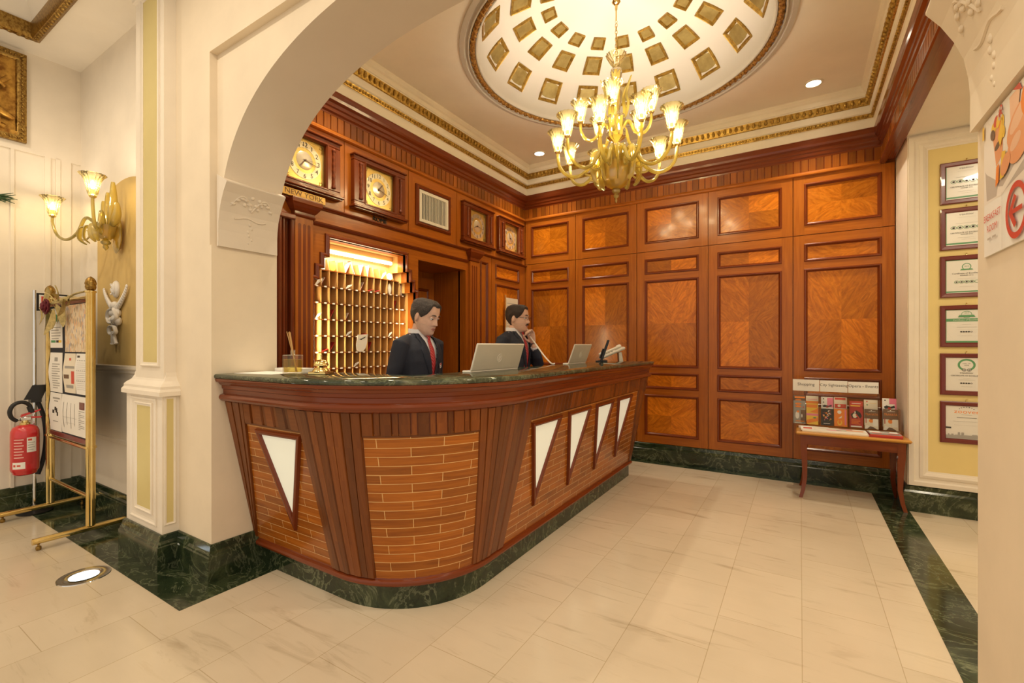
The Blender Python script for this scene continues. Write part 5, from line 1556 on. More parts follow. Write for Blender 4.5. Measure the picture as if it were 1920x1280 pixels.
# papers left end
def sheet(name, label, cat, loc, rz, w, d, h, mats, grp=None):
    m = MB(); m.box(-w/2, w/2, -d/2, d/2, 0, h, 0)
    o = m.build(name, mats); o.location = loc; o.rotation_euler = (0, 0, rz); return tag(o, label, cat, grp)
sheet('paper_sheet', 'loose white paper sheet at the left tip of the counter by the pillar', 'paper', (-2.60, 1.52, ZTOP), .15, .297, .21, .0015, MPAPER)
sheet('paper_pad', 'low white paper pad on the counter between pillar and diffuser', 'paper', (-2.60, 1.68, ZTOP), .05, .24, .10, .022, MPAPER)
# ------------------------------------------------------------------ brochure table
t = thing('side_table', 'small cherry wood side table with curved legs against the panelled wall', 'table', (.352, 4.90, 0))
m = MB(); m.box(-.385, .385, -.245, .20, .540, .566, 0, 1, .010); m.build('tabletop', MWL if False else wood('honey_table_edge', (.42, .17, .03), (.55, .26, .05), (.66, .36, .08)), t)
m = MB(); 
for b in ((-.335, .335, -.215, -.195), (-.335, .335, .155, .175)): m.box(b[0], b[1], b[2], b[3], .462, .540)
for x in (-.335, .315): m.box(x, x+.02, -.195, .155, .462, .540)
m.box(-.34, .34, -.222, -.195, .458, .464); m.build('apron', MWR, t)
for sx in (-1, 1):
    for sy in (-1, 1):
        xx = sx*.325; yy = -.195 if sy < 0 else .160
        rows = []
        for z, w, o in ((.540, .026, 0), (.42, .024, .0), (.30, .020, -.006), (.16, .016, -.008), (.06, .014, .006), (0, .013, .022)):
            cx, cy = xx+sx*o, yy+sy*o
            rows.append([(cx-w, cy-w, z), (cx+w, cy-w, z), (cx+w, cy+w, z), (cx-w, cy+w, z)])
        m = MB(); m.grid(rows, 0, True, closed_u=True, flip=True); m.poly(rows[-1][::-1]); m.poly(rows[0]); m.build('leg', MWR, t, sharp=50)
# brochure rack
RX, RY, RZ = -.056, 4.93, .575
t = thing('brochure_rack', 'clear acrylic brochure rack with white header cards on the side table', 'brochure rack', (RX, RY, RZ))
SX = [0, .208, .412, .622]
m = MB(); m.box(0, .625, .055, .060, .02, .43); m.build('back_panel', MACR, t)
m = MB(); m.box(.0, .775, -.045, .10, .0, .022); m.build('base', MACR, t)
for k, (a, b, s_) in enumerate(((0, .203, 'Shopping'), (.208, .408, 'City Sightseeing'), (.412, .622, 'Opera - Events'))):
    m = MB(); m.box(a, b, .045, .053, .315, .418-.003*k)
    h = m.build('header_card', MPAPER, t)
    m = MB(); M = frame_M((0, .045, 0), (1, 0, 0), (0, 0, 1))
    put_text(m, s_, M, (a+b)/2, .375, .036 if k == 0 else .034, 0, sx=.94 if k == 1 else 1.0, z=.0008)
    m.build('lettering', MINK, h)
    m = MB(); m.box(a, b, -.040, -.037, .022, .315); m.box(a, a+.003, -.037, .05, .022, .32); m.box(b-.003, b, -.037, .05, .022, .32); m.build('pocket', MACR, t)
m = MB(); m.box(.632, .755, -.040, -.037, .0225, .16); m.box(.632, .635, -.037, .08, .0225, .20); m.box(.752, .755, -.037, .08, .0225, .20); m.build('pocket', MACR, t)
BC = [MPAPER, MINK, MREDI, MORG, MYELI, MPINK, MGRNI, MBRNI, MPAPERW, MGREY, MRED, MBLUI]
BI = dict(white=0, black=1, red=2, orange=3, yellow=4, pink=5, green=6, brown=7, cream=8, grey=9, dred=10, blue=11)
def brochure(label, x, z, w, h, y, base_c, art):
    m = MB(); m.box(-w/2, w/2, 0, .004, 0, h, BI[base_c])
    M = frame_M((0, 0, 0), (1, 0, 0), (0, 0, 1)); k = 0
    for a in art:
        k += 1; zz = .0004+.00015*k
        if a[0] == 'r':
            _, c, x0, x1, z0, z1 = a
            m.quad((x0*w, z0*h, zz), (x1*w, z0*h, zz), (x1*w, z1*h, zz), (x0*w, z1*h, zz), BI[c], M=M)
        elif a[0] == 'e':
            _, c, cx, cz, rx, rz_ = a
            m.poly([(cx*w+rx*w*math.cos(2*PI*i/20), cz*h+rz_*h*math.sin(2*PI*i/20), zz) for i in range(20)], BI[c], M=M)
        elif a[0] == 'p':
            m.poly([(px*w, pz*h, zz) for px, pz in a[2]], BI[a[1]], M=M)
        elif a[0] == 't':
            _, c, s_, cx, cz, sz, sx = a
            put_text(m, s_, M, cx*w, cz*h, sz, BI[c], z=zz, sx=sx)
    o = m.build('brochure', BC); o.location = (RX+x, RY+y, RZ+z); o.rotation_euler = (math.radians(-7), 0, 0)
    return tag(o, label, 'brochure', 'brochures in the acrylic rack')
W_ = .093
lines = lambda c, z0, n, dz, x0=-.36, x1=.3: [('r', c, x0, x1-.12*(k % 3 == 2), z0-dz*k, z0-dz*k+dz*.4) for k in range(n)]
scatter = lambda cs, n, x0, x1, z0, z1, r: [('e', random.choice(cs), random.uniform(x0, x1), random.uniform(z0, z1), r*random.uniform(.6, 1.4), r*random.uniform(.3, .7)) for _ in range(n)]
brochure('grey brochure with a white figure, left pocket of the Shopping section', .0515, .026, W_, .205, -.028, 'grey', [('r', 'brown', .1, .5, .05, .6), ('e', 'white', -.18, .36, .16, .16), ('e', 'orange', -.12, .52, .10, .05), ('e', 'orange', -.1, .74, .26, .045), ('e', 'orange', -.1, .86, .26, .045), ('e', 'red', .32, .72, .05, .03), ('e', 'white', .2, .34, .05, .08), ('r', 'white', -.4, .2, .02, .04), ('r', 'orange', -.3, .4, .09, .12)])
brochure('dark brochure with orange oval peeking above the grey one under Shopping', .0515, .052, W_, .225, .0, 'brown', [('r', 'orange', -.4, .45, .88, .95), ('e', 'orange', -.1, .80, .26, .05)])
brochure('orange and yellow brochure in the right pocket under Shopping', .1485, .026, W_*.95, .185, -.028, 'yellow', [('r', 'orange', -.5, .42, .80, .95), ('r', 'pink', -.5, .5, .42, .52), ('p', 'orange', [(-.5, .02), (.5, .18), (.5, .35), (-.5, .20)]), ('e', 'green', .2, .32, .14, .035), ('p', 'orange', [(-.2, .6), (.5, .55), (.5, .8), (.2, .7)])])
brochure('cream brochure standing behind the orange and yellow one', .1485, .05, W_, .225, .0, 'cream', [('r', 'pink', -.4, .4, .86, .88), ('r', 'orange', -.5, .5, .70, .80)])
brochure('black brochure dotted with bright shapes under City Sightseeing', .2595, .026, W_, .145, -.028, 'black', scatter(['yellow', 'orange', 'white', 'red', 'pink'], 26, -.3, .3, .3, .9, .06)+[('r', 'white', -.3, .2, .10, .13)])
brochure('white and pink brochure with a car drawing, behind the black dotted one', .2595, .04, W_*.95, .232, .0, 'white', [('r', 'pink', .0, .5, .62, .97), ('e', 'black', -.3, .93, .06, .02), ('e', 'black', -.3, .80, .06, .02), ('p', 'black', [(-.4, .66), (-.2, .70), (.1, .67), (.35, .71), (.4, .66), (.1, .62), (-.3, .61)]), ('r', 'red', -.1, .1, .60, .64)])
brochure('rust red brochure with a yellow horseshoe under City Sightseeing', .3555, .026, W_, .150, -.028, 'dred', [('r', 'orange', -.5, .5, 0, 1), ('e', 'white', -.1, .82, .16, .10), ('e', 'yellow', -.08, .22, .18, .16), ('e', 'orange', -.08, .26, .10, .12), ('p', 'white', [(-.2, .45), (.1, .62), (.05, .48)]), ('r', 'pink', .30, .42, .1, .95)])
brochure('white brochure with red title box, behind the rust red one', .3555, .05, W_, .225, .0, 'cream', [('r', 'red', -.44, .44, .58, .74), ('e', 'cream', -.1, .67, .12, .05), ('r', 'red', -.44, .40, .90, .98), ('p', 'grey', [(-.5, .50), (-.2, .56), (.1, .52), (.5, .56), (.5, .42), (-.5, .42)])])
brochure('red theatre brochure in the left pocket under Opera - Events', .4635, .026, W_, .225, -.028, 'dred', [('r', 'red', -.5, .5, .82, 1), ('r', 'yellow', -.42, .30, .80, .84), ('r', 'white', -.32, .34, .90, .92), ('p', 'black', [(-.1, .6), (.0, .66), (.3, .58), (.42, .45), (.3, .36), (-.3, .36), (-.4, .5)]), ('e', 'cream', -.1, .45, .16, .09), ('p', 'red', [(.02, .52), (.3, .34), (.18, .34), (-.04, .48)]), ('e', 'white', -.08, .58, .05, .035), ('r', 'white', -.4, .4, .02, .07)]+lines('orange', .28, 4, .05))
TRAV = [('r', 'brown', -.5, .5, .55, 1), ('e', 'white', .0, .94, .05, .02), ('r', 'white', -.2, .3, .885, .90), ('t', 'orange', 'TRAVIATA', .0, .74, .026, .72), ('r', 'cream', -.5, .5, .0, .52), ('e', 'orange', -.02, .42, .16, .10), ('r', 'white', .10, .46, .16, .52), ('p', 'white', [(-.5, .0), (-.36, .2), (-.1, .14), (-.4, .0)]), ('p', 'brown', [(-.3, .0), (-.12, .14), (.1, .12), (.4, .0)]), ('e', 'brown', .02, .52, .12, .03), ('r', 'dred', -.42, -.36, .3, .55)]
brochure('grey TRAVIATA brochure in the right pocket under Opera - Events', .567, .0235, W_, .165, -.028, 'brown', TRAV)
brochure('cream brochure with a red dot, behind the TRAVIATA one under Opera - Events', .567, .05, W_, .215, .005, 'cream', [('e', 'red', -.28, .93, .06, .025), ('e', 'green', -.26, .80, .06, .025), ('r', 'yellow', -.1, .4, .86, .87)])
brochure('grey TRAVIATA brochure in the side pocket with no header card', .6935, .0235, W_*1.05, .175, -.028, 'brown', TRAV)
brochure('white and pink brochure peeking out of the side pocket with no header', .690, .05, W_, .235, .0, 'white', [('r', 'pink', .0, .5, .80, 1.0), ('r', 'pink', .38, .5, .4, .8), ('e', 'black', -.3, .93, .06, .02), ('p', 'black', [(-.4, .70), (-.2, .75), (.1, .71), (.35, .76), (.4, .68), (.1, .64), (-.3, .63)]), ('r', 'red', -.1, .1, .62, .68)])
def pile(label, x0, x1, y0, y1, cols, h, art, name='leaflet_pile'):
    pass
def leaflet(name, label, cat, x, y, z, w, d, h, rz, ci, art, grp):
    m = MB(); m.box(-w/2, w/2, -d/2, d/2, 0, h, BI[ci]); k = 0
    for a in art:
        k += 1; m.quad((a[1]*w, a[3]*d, h+.0003*k), (a[2]*w, a[3]*d, h+.0003*k), (a[2]*w, a[4]*d, h+.0003*k), (a[1]*w, a[4]*d, h+.0003*k), BI[a[0]])
    o = m.build(name, BC); o.location = (x, y, z); o.rotation_euler = (0, 0, rz); return tag(o, label, cat, grp)
zt = .5665
G1 = 'leaflets lying on the side table'
leaflet('city_map', 'pale folded city map at the bottom of the pile on the side table', 'leaflet', .245, 4.765, zt, .46, .15, .010, .0, 'cream', [], G1)
leaflet('city_map', 'pale folded city map with red title box on top of the pile', 'leaflet', .235, 4.775, zt+.0102, .46, .15, .012, .02, 'white', [('red', -.46, -.32, -.35, .15), ('cream', -.30, .48, -.45, .45), ('pink', -.1, .12, -.42, -.25), ('green', .05, .2, -.3, -.2), ('orange', .2, .45, -.2, .0), ('grey', -.2, .3, .1, .14), ('pink', .1, .3, .2, .35)], G1)
leaflet('leaflet', 'white leaflet lying at the back left of the side table', 'leaflet', .10, 4.868, zt, .22, .04, .020, .0, 'white', [], G1)
leaflet('magazine', 'red-edged magazine lowest in the pile at the right of the side table', 'magazine', .580, 4.76, zt, .21, .16, .014, -.03, 'dred', [], G1)
leaflet('magazine', 'red magazine in the middle of the right-hand pile', 'magazine', .583, 4.762, zt+.0142, .205, .16, .009, -.01, 'red', [], G1)
leaflet('magazine', 'grey and white magazine on top of the red ones', 'magazine', .575, 4.765, zt+.0234, .20, .155, .006, .04, 'grey', [('white', -.45, .45, -.1, .4), ('red', -.4, -.1, -.35, -.15), ('dred', .1, .45, -.4, -.2), ('brown', -.1, .2, .1, .3)], G1)
# ------------------------------------------------------------------ framed certificates on the yellow wall
CEN = [(2.5365, 'A'), (2.1865, 'B'), (1.8245, 'C'), (1.448, 'D'), (1.0835, 'E'), (.7195, 'F')]
CL_ = ['top framed certificate of the column, five green rating ovals, light streak on glass', 'second framed certificate from the top, five green rating ovals and green edge', 'framed certificate with a small green laurel badge, third from the top',
       'framed certificate with a green ribbon and green title band, fourth from the top', 'framed certificate with a green ring and owl eyes, fifth from the top', 'framed certificate with orange zoover lettering and grey skyline, lowest of the column']
MGRN2 = flat('certificate_green', (.10, .30, .13), .4)
for (zc, kd), lb in zip(CEN, CL_):
    t = thing('framed_certificate', lb, 'framed certificate', (1.064, 4.766, zc), 0, 'framed certificates on the yellow wall')
    w, h = .150, .158
    M = frame_M((0, 0, 0), (1, 0, 0), (0, 0, 1))
    m = MB(); m.sweep([M @ Vector(q) for q in ((-w, -h, 0), (w, -h, 0), (w, h, 0), (-w, h, 0))], [(0, 0), (0, .014), (.006, .018), (.026, .016), (.032, .010), (.034, .004)], (0, -1, 0), True); m.build('frame', MMAR, t)
    m = MB(); m.lathe([(.001, .006), (.004, .004), (.005, 0)], (0, -.006, h+.012), 8, M=None); m.tube([(0, -.004, h+.012), (0, -.008, h-.002)], .0018, 6); m.build('hanger', MBRASS, t)
    m = MB(); k = [0]
    def Q(c, x0, x1, z0, z1):
        k[0] += 1; m.quad((x0, z0, .004+.0002*k[0]), (x1, z0, .004+.0002*k[0]), (x1, z1, .004+.0002*k[0]), (x0, z1, .004+.0002*k[0]), c, M=M)
    def ring(c, cx, cz, rx, rz_, wd, n=24):
        k[0] += 1; z = .004+.0002*k[0]
        v = []; f = []
        for i in range(n):
            a = 2*PI*i/n
            v += [(cx+rx*math.cos(a), cz+rz_*math.sin(a), z), (cx+(rx-wd)*math.cos(a), cz+(rz_-wd)*math.sin(a), z)]
            j = (i+1) % n; f.append((2*i, 2*j, 2*j+1, 2*i+1))
        m.add(v, f, c, False, None, 1, M)
    def disc(c, cx, cz, rx, rz_):
        k[0] += 1; m.poly([(cx+rx*math.cos(2*PI*i/20), cz+rz_*math.sin(2*PI*i/20), .004+.0002*k[0]) for i in range(20)], c, M=M)
    def T(s_, z, sz, c=1, x=0, sx=1): 
        k[0] += 1; put_text(m, s_, M, x, z, sz, c, z=.004+.0002*k[0], sx=sx)
    Q(0, -w+.03, w-.03, -h+.03, h-.03)
    iw, ih = w-.034, h-.034
    if kd in 'AB':
        Q(2, -iw, -iw+.004, -ih+.004, ih); Q(2, -iw, iw, -ih+.006, -ih+.018)
        T('tripadvisor', ih-.018, .018); Q(3, -.05, .05, ih-.040, ih-.0392); Q(3, -.06, .06, .038, .0395)
        for q in range(5):
            ring(2, -.072+.036*q, .008, .0175, .0135, .003)
            if q < 4: disc(1, -.072+.036*q, .008, .008, .0065)
        T('CERTIFICATE OF EXCELLENCE', -.032, .0135); T('WINNER 2013' if kd == 'B' else 'WINNER 2012', -.046, .011); Q(3, -.05, .04, -.070, -.069); Q(3, -.03, .05, -.084, -.0832)
    elif kd == 'C':
        Q(2, -iw, iw, ih-.004, ih); Q(2, -iw, iw, -ih+.004, -ih+.014); Q(2, -iw, -iw+.003, -ih, ih)
        ring(2, 0, .072, .026, .026, .005); m.prism([(-.036, .046), (.036, .046), (.030, .056), (-.030, .056)], lambda a, b, d: tuple(M @ Vector((a, b, d))), .005, .0062, 2); T('2012', .074, .014, 2)
        T('Certificate of Excellence', .022, .0165); T('WINNER 2012', .006, .012); Q(3, -.05, .05, -.018, -.0172)
        for q in range(5):
            ring(2, -.056+.028*q, -.042, .0135, .011, .0025)
            if q < 4: disc(1, -.056+.028*q, -.042, .006, .005)
        Q(3, -.04, .04, -.078, -.077)
    elif kd == 'D':
        ring(2, 0, 0, iw, ih, .0001); Q(2, -iw, -iw+.003, -ih, ih); Q(2, iw-.003, iw, -ih, ih); Q(2, -iw, iw, ih-.003, ih); Q(2, -iw, iw, -ih, -ih+.012)
        Q(2, -iw, iw, .036, .058); T('Certificate of Excellence', .047, .0155, 0)
        ring(2, 0, .088, .030, .026, .003); m.prism([(-.048, .068), (.048, .068), (.040, .084), (-.040, .084)], lambda a, b, d: tuple(M @ Vector((a, b, d))), .005, .0070, 2); T('TRAVELLERS CHOICE' if False else 'WINNER 2014', .076, .011, 0); T('2014', .099, .012, 2)
        Q(3, -.025, .025, .012, .013); Q(3, -.055, .055, -.008, -.0065); Q(3, -.06, .06, -.026, -.0255)
        for q in range(5): (disc if q < 4 else lambda *a: ring(*a, .002))(1, -.030+.014*q, -.042, .006, .005)
        Q(3, -.03, .03, -.072, -.0712)
    elif kd == 'E':
        ring(2, 0, .072, .050, .046, .013); T('HALL OF', .082, .011); T('FAME', .068, .011)
        disc(0, 0, .034, .024, .012)
        for s_ in (-1, 1): ring(1, s_*.014, .034, .012, .011, .0035); disc(1, s_*.014, .034, .004, .004)
        T('tripadvisor', .012, .017); T('CERTIFICATE OF EXCELLENCE', -.010, .0130); Q(3, -.02, .02, -.030, -.029); Q(3, -.045, .045, -.042, -.0405)
        for q in range(5): (disc if q < 4 else lambda *a: ring(*a, .002))(1, -.030+.014*q, -.066, .006, .005)
        Q(3, -.03, .03, -.092, -.0912); ring(3, 0, 0, iw, ih, .0001)
    else:
        T('zoover', .082, .040, 4, sx=1.25)
        for q in range(7): disc(1, .052*math.cos(PI*(.22+.56*q/6)), .072+.040*math.sin(PI*(.22+.56*q/6))+.006, .0028, .0028)
        Q(3, -.03, .03, .058, .0595); Q(1, -.055, .055, .036, .0385); Q(3, -.075, .075, .008, .0092); Q(3, -.07, .07, -.020, -.0192)
        sk = [(-iw, -ih), (iw, -ih), (iw, -ih+.030)]
        x = iw
        while x > -iw+.01:
            dx = random.uniform(.006, .016); hh = random.choice((.026, .03, .028, .036, .05, .03))
            sk += [(x, -ih+hh), (max(-iw, x-dx), -ih+hh)]; x -= dx
        sk.append((-iw, -ih+.028)); k[0] += 1
        m.poly([(a, b, .0045+.0002*k[0]) for a, b in sk], 3, M=M)
        Q(1, -iw, -iw+.030, -.048, -.036); ring(1, .098, -.040, .022, .014, .004)
        if False: pass
    m.build('certificate', [MGLASSF, MINK, MGRN2, MGREY, MORG], t)
# ------------------------------------------------------------------ poster on the right pillar
Mp = frame_M((.3935, 1.60, 1.519), (0, -1, 0), (0, 0, 1))
t = thing('breakfast_poster', 'breakfast room poster with red arrow on the pillar at the right edge', 'poster', (.3935, 1.45, 1.68))
m = MB(); m.box(-.0005, .0005, -.15, .15, -.16, .16)
PW_, PH_ = .305, .332
m = MB(); m.prism([(0, 0), (PW_, 0), (PW_, PH_), (0, PH_)], lambda a, b, d: tuple(Mp @ Vector((a, b, d))), .0, .004, 0)
board_ = m.build('board', MPAPER, t, (.3935, 1.45, 1.68)); board_.location = (0, 0, 0)
m = MB(); k = 0
PC = [MPAPER, MREDI, MORG, MYELI, flat('melon_ink', (.80, .36, .17), .5), flat('tray_grey_ink', (.52, .47, .42), .5), MBRNI, flat('table_white_ink', (.86, .80, .72), .5), flat('salmon_ink', (.84, .52, .34), .5)]
def pol(c, pts):
    global k
    k += 1; m.poly([(a, b, .004+.00012*k) for a, b in pts], c, M=Mp)
def ell(c, cx, cy, rx, ry, rot=0):
    pol(c, [(cx+rx*math.cos(a)*math.cos(rot)-ry*math.sin(a)*math.sin(rot), cy+rx*math.cos(a)*math.sin(rot)+ry*math.sin(a)*math.cos(rot)) for a in [2*PI*i/22 for i in range(22)]])
pol(7, [(0, .128), (PW_, .122), (PW_, PH_), (0, PH_)])
pol(5, [(.01, .21), (.02, .20), (.10, .16), (.20, .20), (PW_, .235), (PW_, .15), (.12, .128), (.02, .135)])
pol(7, [(.085, .128), (.12, .124), (PW_, .185), (PW_, .215), (.125, .142), (.095, .150)])
pol(4, [(.055, .30), (.13, .30), (.125, .215), (.085, .20)]); ell(6, .095, .245, .02, .008, .2)
for cx, cy, c in ((.07, .295, 3), (.085, .305, 1), (.10, .30, 3), (.115, .315, 1), (.125, .29, 3), (.065, .28, 6), (.13, .265, 3), (.118, .278, 2)): ell(c, cx, cy, .016, .012, cx*40)
pol(3, [(.10, .26), (.125, .30), (.135, .262), (.115, .235)])
pol(8, [(.17, PH_-.01), (.23, PH_-.01), (.21, .24), (.18, .24)]); pol(1, [(.20, .325), (.24, .31), (.225, PH_-.002), (.19, PH_-.002)])
ell(4, .225, .245, .07, .042, .25); ell(8, .215, .26, .045, .018, .4); ell(4, .215, .205, .055, .036, .1); ell(8, .205, .215, .03, .014, .3); ell(2, .265, .28, .03, .035, .3)
pol(3, [(.115, .16), (.14, .16), (.15, .215), (.128, .22)]); pol(2, [(.088, .150), (.108, .158), (.112, .20), (.094, .195)]); ell(4, .150, .185, .03, .02, .5)
pol(3, [(.0, .29), (.012, .29), (.012, .322), (.0, .322)]); pol(5, [(.13, .0), (.1312, .0), (.1312, .128), (.13, .128)])
k += 1; put_text(m, 'BREAKFAST', Mp, .066, .090, .0235, 1, z=.004+.00012*k, sx=.92); put_text(m, 'ROOM', Mp, .066, .062, .0235, 1, z=.004+.00012*k, sx=.95)
for k2 in range(2): pol(5, [(.036+.034*k2, .036), (.060+.034*k2, .036), (.060+.034*k2, .041), (.036+.034*k2, .041)])
v = []; f = []; n_ = 40; cx, cy = .212, .068; k += 1
for i in range(n_):
    a = 2*PI*i/n_; v += [(cx+.058*math.cos(a), cy+.060*math.sin(a), .004+.00012*k), (cx+.045*math.cos(a), cy+.047*math.sin(a), .004+.00012*k)]
    j = (i+1) % n_; f.append((2*i, 2*j, 2*j+1, 2*i+1))
m.add(v, f, 1, False, None, 1, Mp)
pol(1, [(.186, .063), (.245, .063), (.245, .073), (.186, .073)]); pol(1, [(.172, .068), (.190, .068), (.216, .096), (.204, .104)]); pol(1, [(.172, .068), (.204, .032), (.216, .040), (.190, .068)])
v = []; f = []; k += 1
ring_c = (.125, .318)
for q in range(8):
    a = q*PI/4; ell(5, ring_c[0]+.012*math.cos(a), ring_c[1]-.004+.012*math.sin(a)-.006, .004, .003, a)
m.build('printing', PC, t, (.3935, 1.45, 1.68)).location = (0, 0, 0)
# ------------------------------------------------------------------ hall, left side
t = thing('notice_stand', 'tall polished brass notice stand with a black felt board and acorn finials', 'notice stand', (-4.545, 1.155, 0))
PX = (-.435, .430); RP = .024
for x in PX:
    prof = [(.001, .075), (RP, .075)]+[(RP, z) for z in (.24, .60)]+[(RP*1.25, .60), (RP*1.25, .615), (RP, .615), (RP, 1.66), (RP*1.2, 1.665), (RP*1.2, 1.675), (RP*.8, 1.68)]
    MB().lathe(prof, (x, 0, 0), 40, 0, .07, 10).build('post', MBRASS, t)
    f = MB().lathe([(.012, 1.678), (.026, 1.684), (.031, 1.70), (.029, 1.715), (.024, 1.718)], (x, 0, 0), 20).build('finial', MBRASSD, t)
    MB().lathe([(.029, 1.716), (.031, 1.725), (.027, 1.745), (.017, 1.762), (.006, 1.770), (.001, 1.774)], (x, 0, 0), 24, 0, .06, 12).build('acorn_tip', MBRASSD, f)
    m = MB(); m.tube([(x, -.285, .058), (x, .215, .058)], .0195, 14); m.build('foot_bar', MBRASS, t)
    for y in (-.255, .19):
        m = MB(); m.lathe([(.006, .038), (.006, .026), (.013, .024), (.015, .012), (.012, 0), (.001, 0)], (x, y, 0), 12); m.build('caster', MBRASSD, t)
for z, r in ((.262, .013), (.592, .014), (1.635, .013)):
    m = MB(); m.tube([(PX[0], 0, z), (PX[1], 0, z)], r, 12); m.build('cross_bar', MBRASS, t)
m = MB(); m.box(PX[0]+.024, PX[1]-.024, -.006, .012, .65, 1.60); m.build('felt_board', MFELT, t)
m = MB(); m.box(PX[0]+.024, PX[1]-.024, -.010, .016, .618, .650, 0, 1, .003); m.box(PX[0]+.024, PX[1]-.024, -.010, .016, 1.60, 1.622, 0, 1, .003); b_ = m
# two maroon rails
m = MB(); m.box(PX[0]+.024, PX[1]-.024, -.010, .016, .616, .650, 0, 1, .003); m.build('rail', MMAR, t)
m = MB(); m.box(PX[0]+.024, PX[1]-.024, -.010, .016, 1.600, 1.622, 0, 1, .003); m.build('rail', MMAR, t)
def collage():
    m, t, b = nt('speckled_print')
    o = coords(t)
    v = nd(t, 'ShaderNodeTexVoronoi'); v.inputs['Scale'].default_value = 55; L(t, mapping(t, o, (1, 1, .6)), v.inputs['Vector'])
    r = ramp(t, nd(t, 'ShaderNodeSeparateColor').outputs[0], [(0, (.75, .62, .45)), (.3, (.70, .45, .20)), (.5, (.80, .72, .58)), (.65, (.22, .16, .12)), (.8, (.18, .24, .42)), (.9, (.75, .33, .12))])
    L(t, v.outputs['Color'], t.nodes['Separate Color'].inputs[0]); r.color_ramp.interpolation = 'CONSTANT'
    n = noise(t, o, 9, 4)
    L(t, mixc(t, n.outputs['Fac'], r.outputs['Color'], (.68, .52, .34)), b.inputs['Base Color'])
    return m
MCOL = collage()
def notice(label, x0, x1, z0, z1, mats, art, curl=.006):
    w, h = x1-x0, z1-z0; rows = []; n = 6
    m = MB()
    for j in range(n+1):
        f = j/n
        rows.append([(-w/2+w*i/4, -.0012-curl*(math.sin(PI*f)**2)*(.5+.5*math.cos(i)), h*f) for i in range(5)])
    m.grid(rows, 0, True); 
    m.grid([[(p[0], p[1]+.0008, p[2]) for p in r] for r in rows], 0, True, flip=True)
    M = frame_M((0, 0, 0), (1, 0, 0), (0, 0, 1))
    for a in art:
        c, xa, xb, za, zb = a
        rr = [[(xa*w+(xb-xa)*w*i/4, -.0022-curl*(math.sin(PI*(za+(zb-za)*j/3))**2)*(.5+.5*math.cos(4*(xa+(xb-xa)*i/4+.5))), (za+(zb-za)*j/3)*h) for i in range(5)] for j in range(4)]
        m.grid(rr, c, True)
    o = m.build('notice_sheet', mats); o.location = ((x0+x1)/2+.025, 1.1485, z0)
    return tag(o, label, 'notice', 'notices pinned to the brass stand')
NM = [MPAPER, MGREY, MINK, MGRNI, MYELI, MRED, MMAR]
LN = lambda c, z0, n, dz, xa=-.35, xb=.35: [(c, xa, xb-.15*(q % 3 == 1), z0-dz*q, z0-dz*q+dz*.35) for q in range(n)]
notice('notice with green emblem at the top left of the brass stand', -4.965, -4.685, 1.285, 1.585, NM, [(3, -.2, .2, .66, .84)]+LN(1, .5, 5, .07)+[(3, -.42, -.05, .13, .19), (2, .0, .2, .13, .19), (4, .2, .42, .13, .19)])
notice('multicoloured speckled picture sheet at the top of the brass stand', -4.625, -4.180, 1.255, 1.595, [MCOL, MINK], [], .002)
notice('text notice at the left of the middle row on the brass stand', -4.965, -4.685, .948, 1.248, NM, [(1, -.12, .12, .78, .88)]+LN(1, .7, 11, .06, -.25, .28), .012)
notice('tan flyer with a red figure in the middle of the brass stand', -4.635, -4.405, .958, 1.245, [MPAPERW, MGREY, MBRNI, MORG, MYELI, MREDI, MMAR], [(1, -.35, .4, .62, .68), (2, -.4, -.05, .36, .46), (5, .12, .38, .24, .55), (6, .2, .3, .3, .48), (1, -.3, .3, .12, .2), (5, -.05, .1, .82, .88)], .012)
notice('white calendar sheet at the right of the middle row on the brass stand', -4.392, -4.178, .958, 1.245, NM, [(2, -.38, -.15, .90, .95)]+[(1, -.35+.15*(q % 5), -.29+.15*(q % 5), .82-.25*(q//5), .84-.25*(q//5)) for q in range(15)]+[(1, -.36, .36, .77-.05*q, .775-.05*q) for q in range(14)], .010)
notice('white notice with paw prints at the bottom left of the brass stand', -4.965, -4.705, .655, .942, NM, [(1, -.25, .35, .84, .88), (1, -.12, .2, .77, .80), (2, -.2, -.08, .46, .55), (2, .02, .14, .48, .60), (2, -.06, .06, .54, .63), (2, .10, .2, .40, .50), (1, -.2, .2, .24, .26)], .010)
notice('large white notice with maroon box at the bottom of the brass stand', -4.695, -4.175, .660, .942, NM, [(6, .20, .40, .68, .86)]+LN(1, .62, 11, .045, .18, .40)+[(1, -.4+.07*q, -.385+.07*q, .15+.04*(q % 4), .8) for q in range(0, 8, 2)]+[(1, -.4, .1, .42, .425), (1, -.3, .05, .28, .284)], .010)
# dried garland with rose over the stand
t = thing('rose_garland', 'dried garland of gilded leaves with one burgundy rose on the brass stand', 'garland', (-4.605, 1.10, 1.60))
m = MB(); m.tube(spline([(-.40, .02, .02), (-.25, .0, .015), (-.05, -.005, .01), (.15, .0, .02), (.30, .02, .06), (.46, .03, .07)], 5), .007, 7); m.tube(spline([(.05, 0, .02), (.12, -.02, .08), (.10, -.03, .13)], 4), .004, 6); m.tube(spline([(.0, 0, .02), (-.06, -.02, .07), (-.12, -.03, .09)], 4), .004, 6); m.build('stem', MLEAFG, t)
def leaf_mb(ln, w):
    m = MB(); rows = []
    for j in range(9):
        f = j/8; ww = w*math.sin(PI*min(1, f*.95+.03))**.8
        rows.append([(-ww, .012*math.sin(f*3)+.25*ww, ln*f), (0, .012*math.sin(f*3), ln*f), (ww, .012*math.sin(f*3)+.25*ww, ln*f)])
    m.grid(rows, 0, True); m.grid([[(p[0], p[1]+.001, p[2]) for p in r] for r in rows], 0, True, flip=True); return m
lm = None
